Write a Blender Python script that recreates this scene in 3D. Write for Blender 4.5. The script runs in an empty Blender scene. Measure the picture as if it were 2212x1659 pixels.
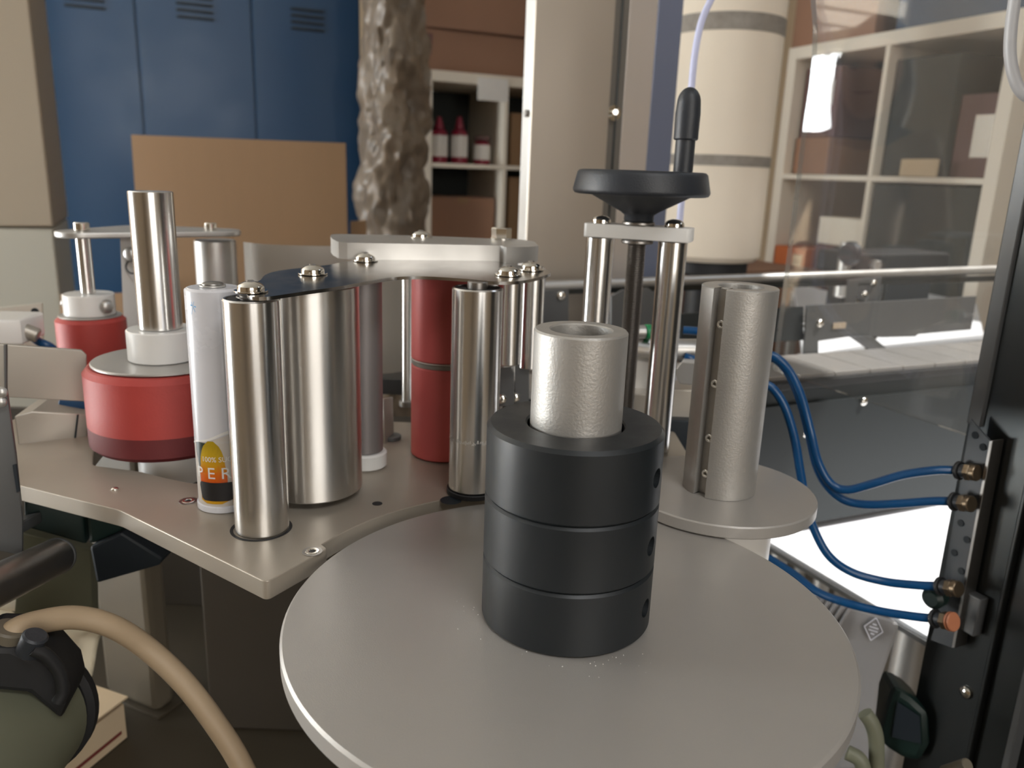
import bpy, bmesh, math, random
from mathutils import Vector, Matrix, noise
random.seed(4)
PI = math.pi
scene = bpy.context.scene
COL = scene.collection

# ------------------------------------------------------------------ camera
CAM_Z, F_PX, PITCH, ROLL = 1.1925, 1717.9, 0.25944, 0.036484
cam = bpy.data.cameras.new('camera')
cam_o = bpy.data.objects.new('camera', cam)
COL.objects.link(cam_o)
cam.sensor_fit = 'HORIZONTAL'
cam.sensor_width = 36.0
cam.lens = F_PX / 2212 * 36.0
cam.clip_start = 0.01
cam.clip_end = 60
cp, sp, cr, sr = math.cos(PITCH), math.sin(PITCH), math.cos(ROLL), math.sin(ROLL)
R = Vector((cr, sp * sr, cp * sr)); Up = Vector((-sr, sp * cr, cp * cr)); Fw = Vector((0, cp, -sp))
cam_o.matrix_world = Matrix(((R.x, Up.x, -Fw.x, 0), (R.y, Up.y, -Fw.y, 0), (R.z, Up.z, -Fw.z, CAM_Z), (0, 0, 0, 1)))
cam.dof.use_dof = True
cam.dof.focus_distance = 0.37
cam.dof.aperture_fstop = 12.0
scene.camera = cam_o

# ------------------------------------------------------------------ room frame: a along U, b along V (the room is turned 24 degrees)
YAW = math.radians(24)
UX, UY = math.cos(YAW), math.sin(YAW)
def rw(a, b, z=0.0):
    return Vector((a * UX - b * UY, a * UY + b * UX, z))

# ------------------------------------------------------------------ world, lights, exposure
world = bpy.data.worlds.new('world'); scene.world = world
world.use_nodes = True
bg = world.node_tree.nodes['Background']
bg.inputs[0].default_value = (0.80, 0.88, 1.0, 1)
bg.inputs[1].default_value = 3.0
def area_light(name, loc, direction, sx, sy, power, color):
    l = bpy.data.lights.new(name, 'AREA'); l.shape = 'RECTANGLE'; l.size = sx; l.size_y = sy
    l.energy = power; l.color = color
    o = bpy.data.objects.new(name, l); COL.objects.link(o)
    o.location = loc
    o.rotation_euler = Vector(direction).to_track_quat('-Z', 'Y').to_euler()
    return o
ceil_light_z = 2.745
WIN = [(3.22, 4.90, 0.40, 2.44), (1.30, 2.49, 0.06, 1.98)]          # wide window and glazed door of the left wall (b0, b1, z0, z1)
area_light('canopy_fill', rw(-3.10, 3.9, 0.12), rw(-.62, 0, .80), 3.4, 0.8, 2600, (1.0, 0.95, 0.88))      # added fill from below for canopy and garden wall, standing for ground bounce
for (b0, b1, WZ0, WZ1), pw in zip([(3.22, 4.90, 1.50, 1.93), WIN[1]], (150, 92)):
    area_light('daylight_window', rw(-2.62, (b0 + b1) / 2, (WZ0 + WZ1) / 2), rw(1, 0, 0), b1 - b0, WZ1 - WZ0, pw * (b1 - b0) * (WZ1 - WZ0), (0.93, 0.97, 1.0))
area_light('daylight_window', rw(0.15, -2.66, 1.65), rw(0, 1, 0), 1.5, 1.1, 40, (1.0, 0.92, 0.80))
area_light('overhead_fill', rw(0.2, -1.2, ceil_light_z), (0, 0, -1), 1.0, 0.8, 27, (0.98, 0.97, 0.95))  # added fill behind the lens, brightens the discs and base plate
sun = bpy.data.lights.new('sun', 'SUN'); sun.energy = 9.0; sun.angle = math.radians(0.6); sun.color = (1.0, 0.97, 0.94)
sun_o = bpy.data.objects.new('sun', sun); COL.objects.link(sun_o)
SUN_DIR = Vector((-0.467, 0.065, -0.88)).normalized()
sun_o.rotation_euler = SUN_DIR.to_track_quat('-Z', 'Y').to_euler()
sun_o.location = (2, 2, 4)
vs = scene.view_settings
vs.view_transform = 'Standard'; vs.look = 'None'; vs.gamma = 1.0; vs.use_curve_mapping = False
vs.exposure = -0.42
scene.display_settings.display_device = 'sRGB'
cy_ = scene.cycles
cy_.use_denoising = True
cy_.max_bounces = 9; cy_.diffuse_bounces = 4; cy_.glossy_bounces = 6; cy_.transmission_bounces = 6; cy_.transparent_max_bounces = 10
cy_.caustics_reflective = False; cy_.caustics_refractive = False
cy_.sample_clamp_indirect = 6.0

# ------------------------------------------------------------------ materials
def lin(c):
    c /= 255.0
    return c / 12.92 if c <= 0.04045 else ((c + 0.055) / 1.055) ** 2.4
def S(r, g, b): return (lin(r), lin(g), lin(b), 1)
def mat(name, col, rough=0.5, metal=0.0, var=0.0, vscale=20.0, bump=0.0, bscale=200.0, stretch=(1, 1, 1), spec=0.5, coat=0.0, rvar=0.0, col2=None, aniso=0.0, arot=0.0):
    m = bpy.data.materials.new(name); m.use_nodes = True
    nt = m.node_tree; N = nt.nodes; L = nt.links
    p = N['Principled BSDF']
    p.inputs['Base Color'].default_value = col
    p.inputs['Roughness'].default_value = rough
    p.inputs['Metallic'].default_value = metal
    p.inputs['Specular IOR Level'].default_value = spec
    p.inputs['Coat Weight'].default_value = coat
    tc = N.new('ShaderNodeTexCoord'); mp = N.new('ShaderNodeMapping')
    mp.inputs['Scale'].default_value = stretch
    L.new(tc.outputs['Object'], mp.inputs['Vector'])
    if var or rvar:
        nz = N.new('ShaderNodeTexNoise'); nz.inputs['Scale'].default_value = vscale; nz.inputs['Detail'].default_value = 5
        nz.inputs['Roughness'].default_value = 0.6
        L.new(mp.outputs[0], nz.inputs['Vector'])
        if var:
            mx = N.new('ShaderNodeMix'); mx.data_type = 'RGBA'
            c2 = col2 or tuple(min(1, c * (1 - var)) for c in col[:3]) + (1,)
            mx.inputs[6].default_value = tuple(min(1, c * (1 + var * 0.6)) for c in col[:3]) + (1,)
            mx.inputs[7].default_value = c2
            L.new(nz.outputs['Fac'], mx.inputs[0]); L.new(mx.outputs[2], p.inputs['Base Color'])
        if rvar:
            mr = N.new('ShaderNodeMapRange')
            mr.inputs[1].default_value = 0.3; mr.inputs[2].default_value = 0.7
            mr.inputs[3].default_value = max(0, rough - rvar); mr.inputs[4].default_value = rough + rvar
            L.new(nz.outputs['Fac'], mr.inputs[0]); L.new(mr.outputs[0], p.inputs['Roughness'])
    if bump:
        n2 = N.new('ShaderNodeTexNoise'); n2.inputs['Scale'].default_value = bscale; n2.inputs['Detail'].default_value = 3
        L.new(mp.outputs[0], n2.inputs['Vector'])
        bp = N.new('ShaderNodeBump'); bp.inputs['Strength'].default_value = bump; bp.inputs['Distance'].default_value = 0.001
        L.new(n2.outputs['Fac'], bp.inputs['Height']); L.new(bp.outputs[0], p.inputs['Normal'])
    if aniso:
        p.inputs['Anisotropic'].default_value = aniso
        tg = N.new('ShaderNodeTangent'); tg.direction_type = 'RADIAL'; tg.axis = 'Z'
        L.new(tg.outputs[0], p.inputs['Tangent']); p.inputs['Anisotropic Rotation'].default_value = arot
    return m
M = {}
M['polished'] = mat('polished_steel', (0.78, 0.765, 0.745, 1), 0.25, 1, var=0.03, vscale=40, stretch=(1, 1, 0.05), aniso=0.75, arot=0.25)
M['brushed'] = mat('turned_aluminium', (0.75, 0.73, 0.70, 1), 0.32, 1, var=0.04, vscale=40, stretch=(1, 1, 0.05), aniso=0.75, arot=0.25)
M['satin'] = mat('satin_aluminium', (0.54, 0.525, 0.50, 1), 0.40, 0.8, var=0.10, vscale=25, rvar=0.05)
M['blast'] = mat('blasted_aluminium', (0.44, 0.415, 0.385, 1), 0.36, 0.35, var=0.10, vscale=9, bump=0.08, bscale=1800, rvar=0.04)
M['anod'] = mat('anodised_plate', (0.41, 0.36, 0.295, 1), 0.38, 0.35, var=0.12, vscale=9, bump=0.05, bscale=1500, rvar=0.05)
M['tubealu'] = mat('blasted_tube', (0.47, 0.45, 0.42, 1), 0.46, 0.65, var=0.16, vscale=55, bump=0.15, bscale=900, rvar=0.06)
M['bright'] = mat('bright_screw_steel', (0.85, 0.82, 0.76, 1), 0.10, 1, var=0.05, vscale=80)
M['strapsteel'] = mat('mirror_steel_sheet', (0.46, 0.445, 0.43, 1), 0.20, 1, var=0.10, vscale=30, rvar=0.05)
M['darksteel'] = mat('dark_stainless', (0.075, 0.08, 0.08, 1), 0.30, 0.9, var=0.2, vscale=6, stretch=(1, 1, 0.2))
M['thread'] = mat('threaded_steel', (0.36, 0.34, 0.32, 1), 0.35, 1, var=0.1, vscale=90)
M['pom'] = mat('black_plastic', (0.013, 0.016, 0.0185, 1), 0.40, 0, var=0.25, vscale=35, rvar=0.08, stretch=(1, 1, 0.3))
M['bakelite'] = mat('black_phenolic', (0.022, 0.025, 0.031, 1), 0.46, 0, var=0.1, vscale=40, bump=0.15, bscale=900)
M['black'] = mat('black_rubber', (0.012, 0.012, 0.013, 1), 0.55, 0, var=0.15, vscale=30)
M['red'] = mat('red_rubber', S(174, 64, 58), 0.55, 0, var=0.18, vscale=30, bump=0.1, bscale=600)
M['reddirty'] = mat('worn_red_rubber', S(104, 34, 36), 0.65, 0, var=0.30, vscale=30, bump=0.1, bscale=600)
M['white'] = mat('white_coating', S(234, 231, 226), 0.32, 0, var=0.06, vscale=40)
M['rollerwhite'] = mat('white_roller_coating', S(216, 215, 219), 0.25, 0, var=0.06, vscale=50, rvar=0.05)
M['label'] = mat('label_film', S(205, 196, 186), 0.3, 0, var=0.04, vscale=60)
M['labelblack'] = mat('label_black_print', S(26, 22, 22), 0.6, 0, var=0.3, vscale=150)
M['labelgreen'] = mat('label_green_print', S(40, 52, 42), 0.3, 0, var=0.2, vscale=90)
M['bluemark'] = mat('blue_marker_ink', S(60, 150, 205), 0.5, 0, var=0.1, vscale=100)
M['hose'] = mat('blue_air_hose', S(3, 68, 116), 0.30, 0, var=0.08, vscale=40)
M['cable'] = mat('beige_conduit', S(172, 150, 122), 0.55, 0, var=0.10, vscale=30, bump=0.1, bscale=300)
M['whitecable'] = mat('pale_lilac_cable', S(196, 198, 226), 0.4, 0, var=0.04, vscale=40)
M['greypvc'] = mat('grey_hose', S(168, 166, 166), 0.4, 0, var=0.06, vscale=40)
M['locker'] = mat('blue_locker_paint', S(28, 60, 90), 0.36, 0, var=0.10, vscale=3, rvar=0.08)
M['slot'] = mat('dark_vent_slot', S(18, 28, 36), 0.6, 0, var=0.1)
M['card'] = mat('brown_cardboard', S(150, 120, 90), 0.85, 0, var=0.06, vscale=40, stretch=(1, 1, 0.12), bump=0.05, bscale=60)
M['card2'] = mat('dark_cardboard', S(150, 114, 92), 0.85, 0, var=0.12, vscale=8)
M['card3'] = mat('orange_cardboard', S(190, 104, 58), 0.8, 0, var=0.10, vscale=8)
M['cardpale'] = mat('pale_carton', S(214, 192, 160), 0.7, 0, var=0.06, vscale=25)
M['shelf'] = mat('white_shelf_laminate', S(232, 222, 206), 0.5, 0, var=0.03, vscale=10)
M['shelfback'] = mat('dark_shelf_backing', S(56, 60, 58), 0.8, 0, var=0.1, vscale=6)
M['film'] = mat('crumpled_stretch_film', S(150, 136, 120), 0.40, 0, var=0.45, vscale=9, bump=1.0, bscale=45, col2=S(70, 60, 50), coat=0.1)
M['foam'] = mat('white_foam_wrap', S(240, 226, 206), 0.7, 0, var=0.05, vscale=10, bump=0.1, bscale=90)
M['tape'] = mat('grey_printed_tape', S(150, 142, 132), 0.6, 0, var=0.45, vscale=60)
M['stone'] = mat('beige_masonry', S(190, 168, 140), 0.9, 0, var=0.35, vscale=7, bump=0.5, bscale=25)
M['beige'] = mat('beige_cabinet_paint', S(178, 164, 144), 0.6, 0, var=0.05, vscale=5)
M['beigelight'] = mat('pale_cabinet_paint', S(196, 192, 178), 0.55, 0, var=0.05, vscale=5)
M['column'] = mat('brushed_stainless', (0.50, 0.44, 0.37, 1), 0.42, 0.7, var=0.05, vscale=5, stretch=(1, 1, 0.1))
M['darkplate'] = mat('dark_zinc_plate', (0.085, 0.092, 0.10, 1), 0.4, 0.4, var=0.15, vscale=12)
M['dusky'] = mat('dull_dark_aluminium', (0.30, 0.27, 0.265, 1), 0.5, 0.6, var=0.08, vscale=40, stretch=(1, 1, 0.1))
M['redlit'] = mat('lit_red_rubber', S(226, 108, 104), 0.5, 0, var=0.10, vscale=30, bump=0.1, bscale=600)  # red rubber lightened, the light on the grooved roller put into its colour
M['palesheet'] = mat('pale_aluminium_sheet', (0.60, 0.565, 0.51, 1), 0.35, 0.35, var=0.06, vscale=20, stretch=(1, 1, 0.1))
M['channel'] = mat('brown_grey_seal', (0.17, 0.155, 0.135, 1), 0.45, 0.2, var=0.08, vscale=10)
M['polstrip'] = mat('pale_reflection_steel', (0.80, 0.74, 0.69, 1), 0.32, 0.6, var=0.05, vscale=5, stretch=(1, 1, 0.15))  # polished steel, beige reflection put into the colour
M['frame'] = mat('grey_machine_steel', (0.135, 0.137, 0.137, 1), 0.42, 0.5, var=0.12, vscale=9)
M['panelgrey'] = mat('grey_sheet_steel', (0.024, 0.029, 0.030, 1), 0.48, 0.3, var=0.15, vscale=7)
M['belt'] = mat('conveyor_chain', (0.48, 0.46, 0.44, 1), 0.3, 0.5, var=0.2, vscale=12)
M['deck'] = mat('brown_machine_deck', S(70, 62, 49), 0.6, 0, var=0.25, vscale=12)
M['cabinet'] = mat('dark_machine_panel', S(78, 72, 64), 0.55, 0.1, var=0.15, vscale=8)
M['postbeige'] = mat('beige_enamel', S(102, 94, 80), 0.5, 0, var=0.08, vscale=10)
M['motor'] = mat('grey_motor_enamel', S(150, 148, 148), 0.26, 0, var=0.08, vscale=40, bump=0.25, bscale=220, coat=0.3)
M['silverink'] = mat('silver_emblem', S(228, 228, 238), 0.3, 0.0, var=0.3, vscale=200)
M['teal'] = mat('dark_teal_enamel', S(15, 36, 32), 0.45, 0, var=0.15, vscale=20)
M['olive'] = mat('grey_green_enamel', S(116, 117, 98), 0.5, 0, var=0.12, vscale=20)
M['paper'] = mat('white_cloth', S(236, 228, 212), 0.8, 0, var=0.05, vscale=20)
M['tablewhite'] = mat('white_table_top', S(240, 242, 246), 0.4, 0, var=0.01, vscale=10)
M['tin'] = mat('tan_sheet_metal', (0.42, 0.385, 0.335, 1), 0.42, 0.6, var=0.10, vscale=14)
M['nickel'] = mat('brass_nickel_fitting', (0.20, 0.15, 0.10, 1), 0.35, 0.9, var=0.1, vscale=80)
M['copper'] = mat('orange_release_ring', S(176, 112, 80), 0.45, 0, var=0.08, vscale=60)
M['green'] = mat('green_ring', S(26, 140, 84), 0.4, 0, var=0.05, vscale=60)
M['wall'] = mat('beige_wall_plaster', S(176, 158, 134), 0.9, 0, var=0.05, vscale=3, bump=0.1, bscale=60)
M['ceil'] = mat('white_ribbed_sheet', S(196, 192, 184), 0.5, 0, var=0.04, vscale=4)
M['floor'] = mat('grey_concrete', S(112, 104, 94), 0.6, 0, var=0.20, vscale=4)
M['winframe'] = mat('white_window_frame', S(232, 226, 214), 0.4, 0, var=0.03, vscale=10)
M['skin'] = mat('skin', S(214, 166, 138), 0.5, 0, var=0.06, vscale=20)
M['hair'] = mat('brown_hair', S(88, 64, 46), 0.45, 0, var=0.3, vscale=40, stretch=(1, 1, 0.1))
M['knit'] = mat('beige_knit', S(178, 150, 120), 0.9, 0, var=0.1, vscale=80)
M['navy'] = mat('navy_fabric', S(38, 42, 58), 0.9, 0, var=0.1, vscale=60)
M['magenta'] = mat('dark_red_bottle', S(140, 30, 56), 0.3, 0, var=0.1, vscale=40)
M['yellow'] = mat('yellow_plastic', S(240, 190, 70), 0.5, 0, var=0.05, vscale=40)
M['plum'] = mat('plum_carton', S(112, 84, 82), 0.7, 0, var=0.1, vscale=10)
M['bluegrey'] = mat('blue_grey_reflection', S(132, 140, 164), 0.3, 0.3, var=0.12, vscale=6, stretch=(1, 1, 0.2))  # blue of a reflection put into the colour
M['inkred'] = mat('dark_red_ink', S(120, 50, 46), 0.7, 0, var=0.2, vscale=60)
def print_gradient():
    m = bpy.data.materials.new('amber_bottle_print'); m.use_nodes = True
    nt = m.node_tree; N = nt.nodes; L = nt.links; p = N['Principled BSDF']; p.inputs['Roughness'].default_value = 0.25
    tc = N.new('ShaderNodeTexCoord'); sx = N.new('ShaderNodeSeparateXYZ'); L.new(tc.outputs['Generated'], sx.inputs[0])
    nz = N.new('ShaderNodeTexNoise'); nz.inputs['Scale'].default_value = 9; L.new(tc.outputs['Generated'], nz.inputs['Vector'])
    ad = N.new('ShaderNodeMath'); ad.operation = 'MULTIPLY_ADD'; ad.inputs[1].default_value = 0.16; L.new(nz.outputs['Fac'], ad.inputs[0]); L.new(sx.outputs['Z'], ad.inputs[2])
    cr_ = N.new('ShaderNodeValToRGB'); e = cr_.color_ramp.elements
    e[0].position = 0.0; e[0].color = S(190, 150, 30); e[1].position = 1.0; e[1].color = S(176, 146, 30)
    for pos, c in ((0.13, S(205, 150, 30)), (0.42, S(205, 84, 26)), (0.56, S(214, 110, 28)), (0.70, S(206, 150, 30)), (0.85, S(196, 160, 36))):
        k = e.new(pos); k.color = c
    L.new(ad.outputs[0], cr_.inputs[0]); L.new(cr_.outputs[0], p.inputs['Base Color'])
    return m
M['amber'] = print_gradient()
def clear_pane(name, tint, ior=1.5, grime=0.02):
    m = bpy.data.materials.new(name); m.use_nodes = True
    nt = m.node_tree; N = nt.nodes; L = nt.links
    N.remove(N['Principled BSDF']); out = N['Material Output']
    fr = N.new('ShaderNodeFresnel')
    ge = N.new('ShaderNodeNewGeometry'); im = N.new('ShaderNodeMapRange')     # same reflectance on both faces of the thin sheet
    im.inputs[3].default_value = ior; im.inputs[4].default_value = 1 / ior
    L.new(ge.outputs['Backfacing'], im.inputs[0]); L.new(im.outputs[0], fr.inputs[0])
    tr = N.new('ShaderNodeBsdfTransparent'); tr.inputs[0].default_value = tint
    gl = N.new('ShaderNodeBsdfGlossy'); gl.inputs['Roughness'].default_value = 0.0
    df = N.new('ShaderNodeBsdfDiffuse'); df.inputs[0].default_value = (0.8, 0.8, 0.8, 1)
    nz = N.new('ShaderNodeTexNoise'); nz.inputs['Scale'].default_value = 6; nz.inputs['Detail'].default_value = 6
    mr = N.new('ShaderNodeMapRange'); mr.inputs[3].default_value = 0.0; mr.inputs[4].default_value = grime * 2
    tc = N.new('ShaderNodeTexCoord'); L.new(tc.outputs['Object'], nz.inputs['Vector']); L.new(nz.outputs['Fac'], mr.inputs[0])
    m0 = N.new('ShaderNodeMixShader'); L.new(mr.outputs[0], m0.inputs[0]); L.new(tr.outputs[0], m0.inputs[1]); L.new(df.outputs[0], m0.inputs[2])
    m1 = N.new('ShaderNodeMixShader'); L.new(fr.outputs[0], m1.inputs[0]); L.new(m0.outputs[0], m1.inputs[1]); L.new(gl.outputs[0], m1.inputs[2])
    L.new(m1.outputs[0], out.inputs['Surface'])
    return m
M['acrylic'] = clear_pane('clear_acrylic', (0.95, 0.95, 0.94, 1), 1.6, 0.03)
M['glass'] = clear_pane('window_glass', (0.97, 0.98, 0.98, 1), 1.45, 0.0)
def lamp_mat():
    m = bpy.data.materials.new('lamp_tube'); m.use_nodes = True
    p = m.node_tree.nodes['Principled BSDF']
    p.inputs['Emission Color'].default_value = (1, 0.85, 0.5, 1); p.inputs['Emission Strength'].default_value = 8
    return m
M['lamp'] = lamp_mat()

# ------------------------------------------------------------------ mesh helpers
ORG = {}
def mk(name, bm, m, parent=None, sharp=20, kind=None):
    bmesh.ops.recalc_face_normals(bm, faces=bm.faces)
    if parent is not None:
        bmesh.ops.translate(bm, verts=bm.verts, vec=-ORG[parent])
    me = bpy.data.meshes.new(name)
    lim = math.radians(sharp)
    for f in bm.faces: f.smooth = True
    for e in bm.edges:
        if len(e.link_faces) == 2 and e.calc_face_angle(0) > lim: e.smooth = False
    bm.to_mesh(me); bm.free()
    o = bpy.data.objects.new(name, me); COL.objects.link(o)
    me.materials.append(M[m] if isinstance(m, str) else m)
    if parent is not None:
        o.parent = parent
        ORG[o] = ORG[parent].copy()
    else:
        ORG[o] = Vector((0, 0, 0))
    if kind: o['kind'] = kind
    return o
def thing(name, label, cat, loc, group=None):
    o = bpy.data.objects.new(name, None); COL.objects.link(o)
    o.empty_display_size = 0.01
    o.location = loc; ORG[o] = Vector(loc)
    o['label'] = label; o['category'] = cat
    if group: o['group'] = group
    return o
def tag(o, label, cat, group=None):
    o['label'] = label; o['category'] = cat
    if group: o['group'] = group
    return o
def struct(name, bm, m, parent=None):
    o = mk(name, bm, m, parent)
    if parent is None: o['kind'] = 'structure'
    return o
def lathe(prof, c=(0, 0), seg=64, axis=None, bm=None):
    """prof = [(r, z)], closed onto the axis where r == 0; axis=(origin, direction) turns it"""
    bm = bm or bmesh.new()
    seg = seg if seg < 8 else max(seg, 20)
    rings = []
    new = []
    for r, z in prof:
        if r < 1e-7:
            v = bm.verts.new((0, 0, z)); rings.append([v]); new.append(v)
        else:
            rg = [bm.verts.new((r * math.cos(2 * PI * i / seg), r * math.sin(2 * PI * i / seg), z)) for i in range(seg)]
            rings.append(rg); new += rg
    for A, B in zip(rings, rings[1:]):
        if len(A) == 1 and len(B) == 1: continue
        for i in range(seg):
            j = (i + 1) % seg
            if len(A) == 1: bm.faces.new((A[0], B[j], B[i]))
            elif len(B) == 1: bm.faces.new((A[i], A[j], B[0]))
            else: bm.faces.new((A[i], A[j], B[j], B[i]))
    if axis is None:
        for v in new: v.co += Vector((c[0], c[1], 0))
    else:
        q = Vector(axis[1]).to_track_quat('Z', 'Y')
        for v in new: v.co = q @ v.co + Vector(axis[0])
    return bm
def rod(r, z0, z1, c=(0, 0), ch=0.0004, seg=48, axis=None, bm=None):
    return lathe([(0, z0), (r - ch, z0), (r, z0 + ch), (r, z1 - ch), (r - ch, z1), (0, z1)], c, seg, axis, bm)
def ring(ri, ro, z0, z1, c=(0, 0), ch=0.0004, seg=64, axis=None):
    return lathe([(ri, z0), (ro - ch, z0), (ro, z0 + ch), (ro, z1 - ch), (ro - ch, z1), (ri + ch, z1), (ri, z1 - ch), (ri, z0)], c, seg, axis)
def bevel(bm, w, seg=2, ang=30):
    if w <= 0: return bm
    bmesh.ops.recalc_face_normals(bm, faces=bm.faces)
    es = [e for e in bm.edges if len(e.link_faces) == 2 and e.calc_face_angle(0) > math.radians(ang)]
    bmesh.ops.bevel(bm, geom=es, offset=w, segments=seg, affect='EDGES', profile=0.5)
    return bm
def box(c, s, rz=0.0, bev=0.0, rx=0.0, ry=0.0, bm=None):
    new = bmesh.new()
    bmesh.ops.create_cube(new, size=1)
    bmesh.ops.scale(new, vec=Vector(s), verts=new.verts)
    bevel(new, bev)
    mx = Matrix.Translation(Vector(c)) @ Matrix.Rotation(rz, 4, 'Z') @ Matrix.Rotation(ry, 4, 'Y') @ Matrix.Rotation(rx, 4, 'X')
    bmesh.ops.transform(new, matrix=mx, verts=new.verts)
    if bm is None: return new
    t = bpy.data.meshes.new('t'); new.to_mesh(t); bm.from_mesh(t); new.free(); bpy.data.meshes.remove(t)
    return bm
def rbox(a0, a1, b0, b1, z0, z1, bev=0.0, bm=None):
    return box(rw((a0 + a1) / 2, (b0 + b1) / 2, (z0 + z1) / 2), (abs(a1 - a0), abs(b1 - b0), abs(z1 - z0)), YAW, bev, bm=bm)
def prism(poly, z0, z1, bev=0.0, zf=None):
    bm = bmesh.new()
    lo = [bm.verts.new((p[0], p[1], z0)) for p in poly]; hi = [bm.verts.new((p[0], p[1], z1)) for p in poly]
    n = len(poly)
    bm.faces.new(hi); bm.faces.new(lo[::-1])
    for i in range(n): bm.faces.new((lo[i], lo[(i + 1) % n], hi[(i + 1) % n], hi[i]))
    bevel(bm, bev, 2, 25)
    if zf:
        for v in bm.verts: v.co.z += zf(v.co.x, v.co.y)
    return bm
def slab(pts, d, bev=0.0):
    """planar 3-D outline pushed along vector d"""
    bm = bmesh.new(); d = Vector(d)
    A = [bm.verts.new(p) for p in pts]; B = [bm.verts.new(Vector(p) + d) for p in pts]
    n = len(pts)
    bm.faces.new(A); bm.faces.new(B[::-1])
    for i in range(n): bm.faces.new((A[i], B[i], B[(i + 1) % n], A[(i + 1) % n]))
    return bevel(bm, bev, 2, 25)
def smooth_closed(pts, n=4):
    P = [Vector((p[0], p[1], 0)) for p in pts]; m_ = len(P); out = []
    for i in range(m_):
        a, b, c, d = P[i - 1], P[i], P[(i + 1) % m_], P[(i + 2) % m_]
        for k in range(n):
            t = k / n
            out.append((0.5 * ((2 * b) + (c - a) * t + (2 * a - 5 * b + 4 * c - d) * t * t + (3 * b - a - 3 * c + d) * t ** 3)).xy)
    return out
def round_poly(poly, r, n=6):
    out = []
    N_ = len(poly)
    for i in range(N_):
        p = Vector(poly[i][:2]); a = Vector(poly[i - 1][:2]); b = Vector(poly[(i + 1) % N_][:2])
        rr = r[i] if isinstance(r, (list, tuple)) else r
        if rr <= 0: out.append(p); continue
        da, db = (a - p), (b - p)
        t = min(rr, da.length * .45, db.length * .45)
        p0 = p + da.normalized() * t; p1 = p + db.normalized() * t
        for k in range(n + 1):
            s = k / n
            out.append((1 - s) ** 2 * p0 + 2 * s * (1 - s) * p + s * s * p1)
    return out
def spline(pts, n=10):
    P = [Vector(p) for p in pts]; P = [2 * P[0] - P[1]] + P + [2 * P[-1] - P[-2]]
    out = []
    for i in range(1, len(P) - 2):
        for k in range(n):
            t = k / n; a, b, c, d = P[i - 1], P[i], P[i + 1], P[i + 2]
            out.append(0.5 * ((2 * b) + (c - a) * t + (2 * a - 5 * b + 4 * c - d) * t * t + (3 * b - a - 3 * c + d) * t ** 3))
    out.append(P[-2])
    return out
def tube(pts, r, seg=16, bm=None, smooth=10):
    bm = bm or bmesh.new(); seg = max(seg, 20)
    P = spline(pts, smooth) if smooth else [Vector(p) for p in pts]
    T = [(P[min(i + 1, len(P) - 1)] - P[max(i - 1, 0)]).normalized() for i in range(len(P))]
    n = T[0].orthogonal().normalized(); rings = []
    for i, p in enumerate(P):
        n = (n - T[i] * n.dot(T[i])).normalized(); b = T[i].cross(n)
        rr = r(i / (len(P) - 1)) if callable(r) else r
        rings.append([bm.verts.new(p + rr * (math.cos(2 * PI * k / seg) * n + math.sin(2 * PI * k / seg) * b)) for k in range(seg)])
    for A, B in zip(rings, rings[1:]):
        for k in range(seg): bm.faces.new((A[k], A[(k + 1) % seg], B[(k + 1) % seg], B[k]))
    bm.faces.new(rings[0][::-1]); bm.faces.new(rings[-1])
    return bm
def dome(r, h, c, z, seg=32, axis=None):
    """pan head: low cylinder with a rounded top"""
    pr = [(0, 0), (r, 0), (r, h * .25)] + [(r * math.cos(t), h * .25 + h * .75 * math.sin(t)) for t in [PI / 2 * k / 6 for k in range(1, 6)]] + [(0, h)]
    return lathe(pr if axis else [(a, b + z) for a, b in pr], c, seg, axis)
def hexhead(r, z0, z1, c, axis=None):
    pr = [(0, z0), (r, z0), (r, z1 - .0006), (r - .0006, z1), (0, z1)]
    return lathe(pr, c, 6, axis)
def head_screw(parent, c, z, r=.0048, h=.0034, washer=True, m='bright'):
    """washer, pan head and its hex socket, as one screw part with sub-parts"""
    s = mk('screw', dome(r, h, c, z + (.0008 if washer else 0)), m, parent)
    if washer: mk('washer', ring(.002, r * 1.25, z, z + .0008, c, .0001, 32), m, s)
    mk('socket', hexhead(r * .34, z + h * .9, z + h + .0012, c), 'thread', s)
    return s
def side_screw(parent, p, d, r=.0035, h=.0022, m='bright'):
    return mk('screw', dome(r, h, (0, 0), 0, 20, (p, d)), m, parent)
def join(bm, other):
    t = bpy.data.meshes.new('t'); other.to_mesh(t); bm.from_mesh(t); other.free(); bpy.data.meshes.remove(t); return bm
def hull_circle(cs, n=14):
    """outline of a chain of circles (x, y, r) given in order round the outside"""
    pts = []
    for x, y, r in cs:
        for k in range(n * 2): pts.append(Vector((x + r * math.cos(PI * k / n), y + r * math.sin(PI * k / n))))
    pts.sort(key=lambda p: (p.x, p.y))
    def half(ps):
        h = []
        for p in ps:
            while len(h) > 1 and (h[-1] - h[-2]).cross(p - h[-2]) <= 0: h.pop()
            h.append(p)
        return h
    lo = half(pts); up = half(pts[::-1])
    return lo[:-1] + up[:-1]
def text_mesh(s, size, fn, depth_dir=None):
    """flat letters mapped point by point through fn(x, y) -> world"""
    cu = bpy.data.curves.new('t', 'FONT'); cu.body = s; cu.size = size; cu.align_x = 'CENTER'; cu.fill_mode = 'FRONT'; cu.resolution_u = 3
    o = bpy.data.objects.new('t', cu); COL.objects.link(o)
    dg = bpy.context.evaluated_depsgraph_get()
    me = bpy.data.meshes.new_from_object(o.evaluated_get(dg))
    bm = bmesh.new(); bm.from_mesh(me)
    bpy.data.objects.remove(o); bpy.data.curves.remove(cu); bpy.data.meshes.remove(me)
    for v in bm.verts: v.co = fn(v.co.x, v.co.y)
    return bm
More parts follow.
